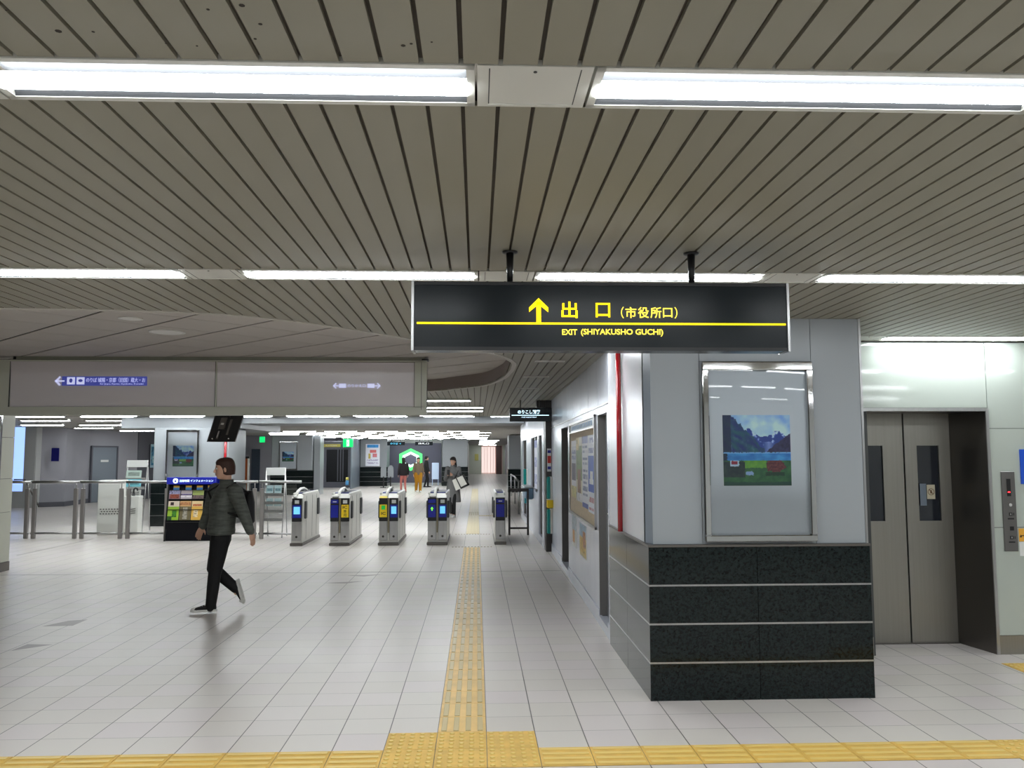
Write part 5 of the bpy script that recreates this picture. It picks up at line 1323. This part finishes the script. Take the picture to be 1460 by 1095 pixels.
# the walking person with mosaic-free, plainly modelled head
OX, OY = -2.90, 9.55
def P(px, dy, py): return (OX + (px - 306) / 126.0, OY + dy, max(0, (873 - py) / 126.0))
J = dict(base=(OX, OY, 0), pelvis=P(314, 0, 764), chest=P(317, 0, 722), neck=P(320, 0, 696), head=P(317, -.02, 675.5),
         shL=P(337, -.15, 706), elL=P(352, -.20, 738), wrL=P(361.5, -.20, 762), haL=P(366, -.20, 777), palmL=(-.6, .3, 0),
         shR=P(299, .15, 706), elR=P(288, .20, 738), wrR=P(283, .12, 757), haR=P(279, .10, 769), palmR=(.5, -.6, .2),
         hpL=P(316, -.08, 772), knL=P(310, -.085, 819), anL=P(306, -.085, 861), toeL=P(290, -.085, 869), footL=(-1, -.15, 0), soleL=(0, 0, -1),
         hpR=P(312, .08, 772), knR=P(301, .085, 815), anR=P(330, .085, 840), toeR=P(336, .085, 856), footR=(.28, 0, -.96), soleR=(.96, 0, .28))
m_jacket = mat('dark_olive_quilt', (84, 88, 82), .7, nz=.35, nscale=14, bump=.4, stretch=(.6, .6, 3))
tp, f_, l_ = person('person', 'person walking left in dark quilted jacket, black trousers and canvas sneakers', J, (-.94, -.34), dict(skin=m_skin, top=m_jacket, trousers=mat('black_trousers', (12, 12, 14), .8), hair=mat('brown_hair', (58, 30, 16), .6, nz=.2, nscale=60), shoe=mat('black_canvas', (24, 24, 26), .8), sole=mat('white_rubber', (225, 224, 218), .5)),
       dict(voxel=.008, bvoxel=.006, laces=True, hair_len=.012, hem=-.02, bulk=1.16, leg=1.16, head_fwd=(-.94, -.34, -.08)))
# shoulder bag of the walker
t = thing('backpack', P(340, .0, 740), 'black backpack carried by the person in the quilted jacket', 'backpack')
bk = -f_ * .26; c = Vector(J['chest']) + bk + Vector((0, 0, -.06))
mb = MB(); mb.loft([(c + Vector((0, 0, -.20)), l_ * .11, f_ * .04), (c + Vector((0, 0, -.16)), l_ * .14, f_ * .075), (c + Vector((0, 0, .05)), l_ * .135, f_ * .07), (c + Vector((0, 0, .18)), l_ * .10, f_ * .045)], 16); mb.build('bag', mat('black_nylon', (14, 14, 16), .6), t)
for sg in (-1, 1):
    sh_ = Vector(J['shL'] if sg > 0 else J['shR']) * .65 + Vector(J['neck']) * .35
    MB().tube([c + l_ * sg * .09 + Vector((0, 0, .15)), sh_ + Vector((0, 0, .055)) - f_ * .03, sh_ + f_ * .12 - Vector((0, 0, .04)), Vector(J['chest']) + l_ * sg * .15 + f_ * .09 - Vector((0, 0, .05)), Vector(J['chest']) + l_ * sg * .19 - f_ * .06 - Vector((0, 0, .12)), c + l_ * sg * .11 - Vector((0, 0, .14))], .013, 8).build('strap', mat('black_nylon'), t)

# woman with phone in grey coat
def generic(ox, oy, H, fwd, pose='stand', ph=0.0):
    f = Vector((fwd[0], fwd[1], 0)).normalized(); l = Vector((-f.y, f.x, 0)); k = H / 1.70
    def Q(a, b, z): return tuple(Vector((ox, oy, 0)) + f * a * k + l * b * k + Vector((0, 0, z * k)))
    J = dict(base=(ox, oy, 0), pelvis=Q(0, 0, .93), chest=Q(0, 0, 1.24), neck=Q(0, 0, 1.44), head=Q(.02, 0, 1.585),
             shL=Q(0, .17, 1.38), shR=Q(0, -.17, 1.38), hpL=Q(0, .085, .88), hpR=Q(0, -.085, .88))
    st = .12 if pose != 'stand' else .03
    J.update(knL=Q(st * .9 + .02, .085, .48), anL=Q(st, .085, .08), toeL=Q(st + .15, .085, .03), knR=Q(-st * .1 + .02, -.085, .47), anR=Q(-st, -.085, .085), toeR=Q(-st + .15, -.085, .03))
    J['footL'] = J['footR'] = tuple(f)
    if pose == 'phone':
        J.update(elL=Q(.03, .23, 1.08), wrL=Q(.24, .08, 1.20), haL=Q(.30, .02, 1.25), elR=Q(.03, -.23, 1.08), wrR=Q(.24, -.07, 1.20), haR=Q(.30, -.02, 1.25), palmL=tuple(-l), palmR=tuple(l))
    else:
        J.update(elL=Q(-.06, .24, 1.10), wrL=Q(-.02, .26, .86), haL=Q(0, .26, .76), elR=Q(.03, -.24, 1.10), wrR=Q(.10, -.25, .87), haR=Q(.13, -.25, .77))
    return J, f, l
J2, f2, l2 = generic(-.66, 23.6, 1.66, (-.35, -.94), 'phone')
person('person', 'woman in long grey coat looking at a phone just beyond the gates', J2, (-.35, -.94), dict(skin=m_skin, top=mat('grey_coat', (112, 112, 112), .8, nz=.1), trousers=mat('black_trousers'), hair=mat('dark_hair', (34, 26, 24), .6), shoe=mat('white_shoe', (225, 225, 225), .5), sole=mat('white_rubber')), dict(voxel=.014, bvoxel=.010, skirt=.42, top_name='coat', leg=.85, head_fwd=(-.35, -.94, -.25), hair_len=.12))
t = thing('phone', J2['haL'], 'phone held by the woman in the grey coat', 'phone')
p = Vector(J2['haL']) * .5 + Vector(J2['haR']) * .5 + f2 * .05 + Vector((0, 0, .03)); MB().box(p.x - .04, p.x + .04, p.y - .008, p.y + .008, p.z - .07, p.z + .07).build('case', m_black, t)
bx, by, bz = -.66 + .20, 23.3, .97
t = thing('tote_bag', (bx, by, bz - .15), 'white tote bag with black edges on the arm of the woman in grey', 'bag')
def rotp(u_, v_): a = .45; return (bx + u_ * math.cos(a) + v_ * math.sin(a) * -1, bz + u_ * math.sin(a) + v_ * math.cos(a))
MB().prism([rotp(-.2, -.15), rotp(.2, -.15), rotp(.17, .15), rotp(-.17, .15)], 1, by - .05, by + .05).build('bag', mat('tote_white', (226, 224, 216), .7), t)
MB().prism([rotp(-.06, -.16), rotp(-.03, -.16), rotp(-.03, .16), rotp(-.06, .16)], 1, by - .055, by + .055).prism([rotp(.15, -.16), rotp(.21, -.16), rotp(.18, .16), rotp(.14, .16)], 1, by - .055, by + .055).prism([rotp(-.06, -.17), rotp(.2, -.17), rotp(.2, -.12), rotp(-.06, -.12)], 1, by - .055, by + .055).build('black_edging', m_black, t)
q0 = rotp(-.1, .15); q1 = rotp(.1, .15); MB().tube([(q0[0], by, q0[1]), (bx - .05, by + .02, bz + .33), (q1[0], by, q1[1])], .012, 8).build('handle', m_black, t)
J3, f3, l3 = generic(-3.42, 39.5, 1.62, (-.3, .95), 'walk')
person('person', 'distant person in dark jacket and pink trousers beyond the middle gate', J3, (-.3, .95), dict(skin=m_skin, top=mat('dark_jacket', (34, 30, 34), .8), trousers=mat('pink_trousers', (188, 112, 104), .8), hair=mat('dark_hair'), shoe=m_black, sole=m_black), dict(voxel=.016, hair_len=.08, leg=.9))
J4, f4, l4 = generic(-2.78, 40.2, 1.62, (.2, -.97), 'walk')
person('person', 'distant person in beige top and wide mustard trousers', J4, (.2, -.97), dict(skin=m_skin, top=mat('beige_top', (128, 112, 92), .8), trousers=mat('mustard_trousers', (186, 132, 24), .8), hair=mat('dark_hair'), shoe=mat('white_shoe'), sole=mat('white_rubber')), dict(voxel=.016, leg=1.35, hair_len=.08, bulk=.95))
J5, f5, l5 = generic(-2.75, 46.0, 1.68, (.9, .3), 'walk')
person('person', 'farthest person all in black right behind the one in mustard trousers', J5, (.9, .3), dict(skin=m_skin, top=mat('black_coat', (20, 20, 22), .8), trousers=mat('black_trousers'), hair=mat('dark_hair'), shoe=m_black, sole=m_black), dict(voxel=.018))

# ------------------------------------------------------------------ world, view
wd = bpy.data.worlds.new('world'); SC.world = wd; wd.use_nodes = True
wd.node_tree.nodes['Background'].inputs[0].default_value = lin((200, 215, 240)); wd.node_tree.nodes['Background'].inputs[1].default_value = .6
SC.view_settings.view_transform = 'Standard'; SC.view_settings.look = 'None'; SC.view_settings.gamma = 1.0
SC.view_settings.use_curve_mapping = False
SC.view_settings.exposure = 0.46
SC.cycles.max_bounces = 7; SC.cycles.diffuse_bounces = 4; SC.cycles.glossy_bounces = 4; SC.cycles.transparent_max_bounces = 12
SC.cycles.sample_clamp_indirect = 8.0; SC.cycles.caustics_reflective = False; SC.cycles.caustics_refractive = False
SC.cycles.use_denoising = True
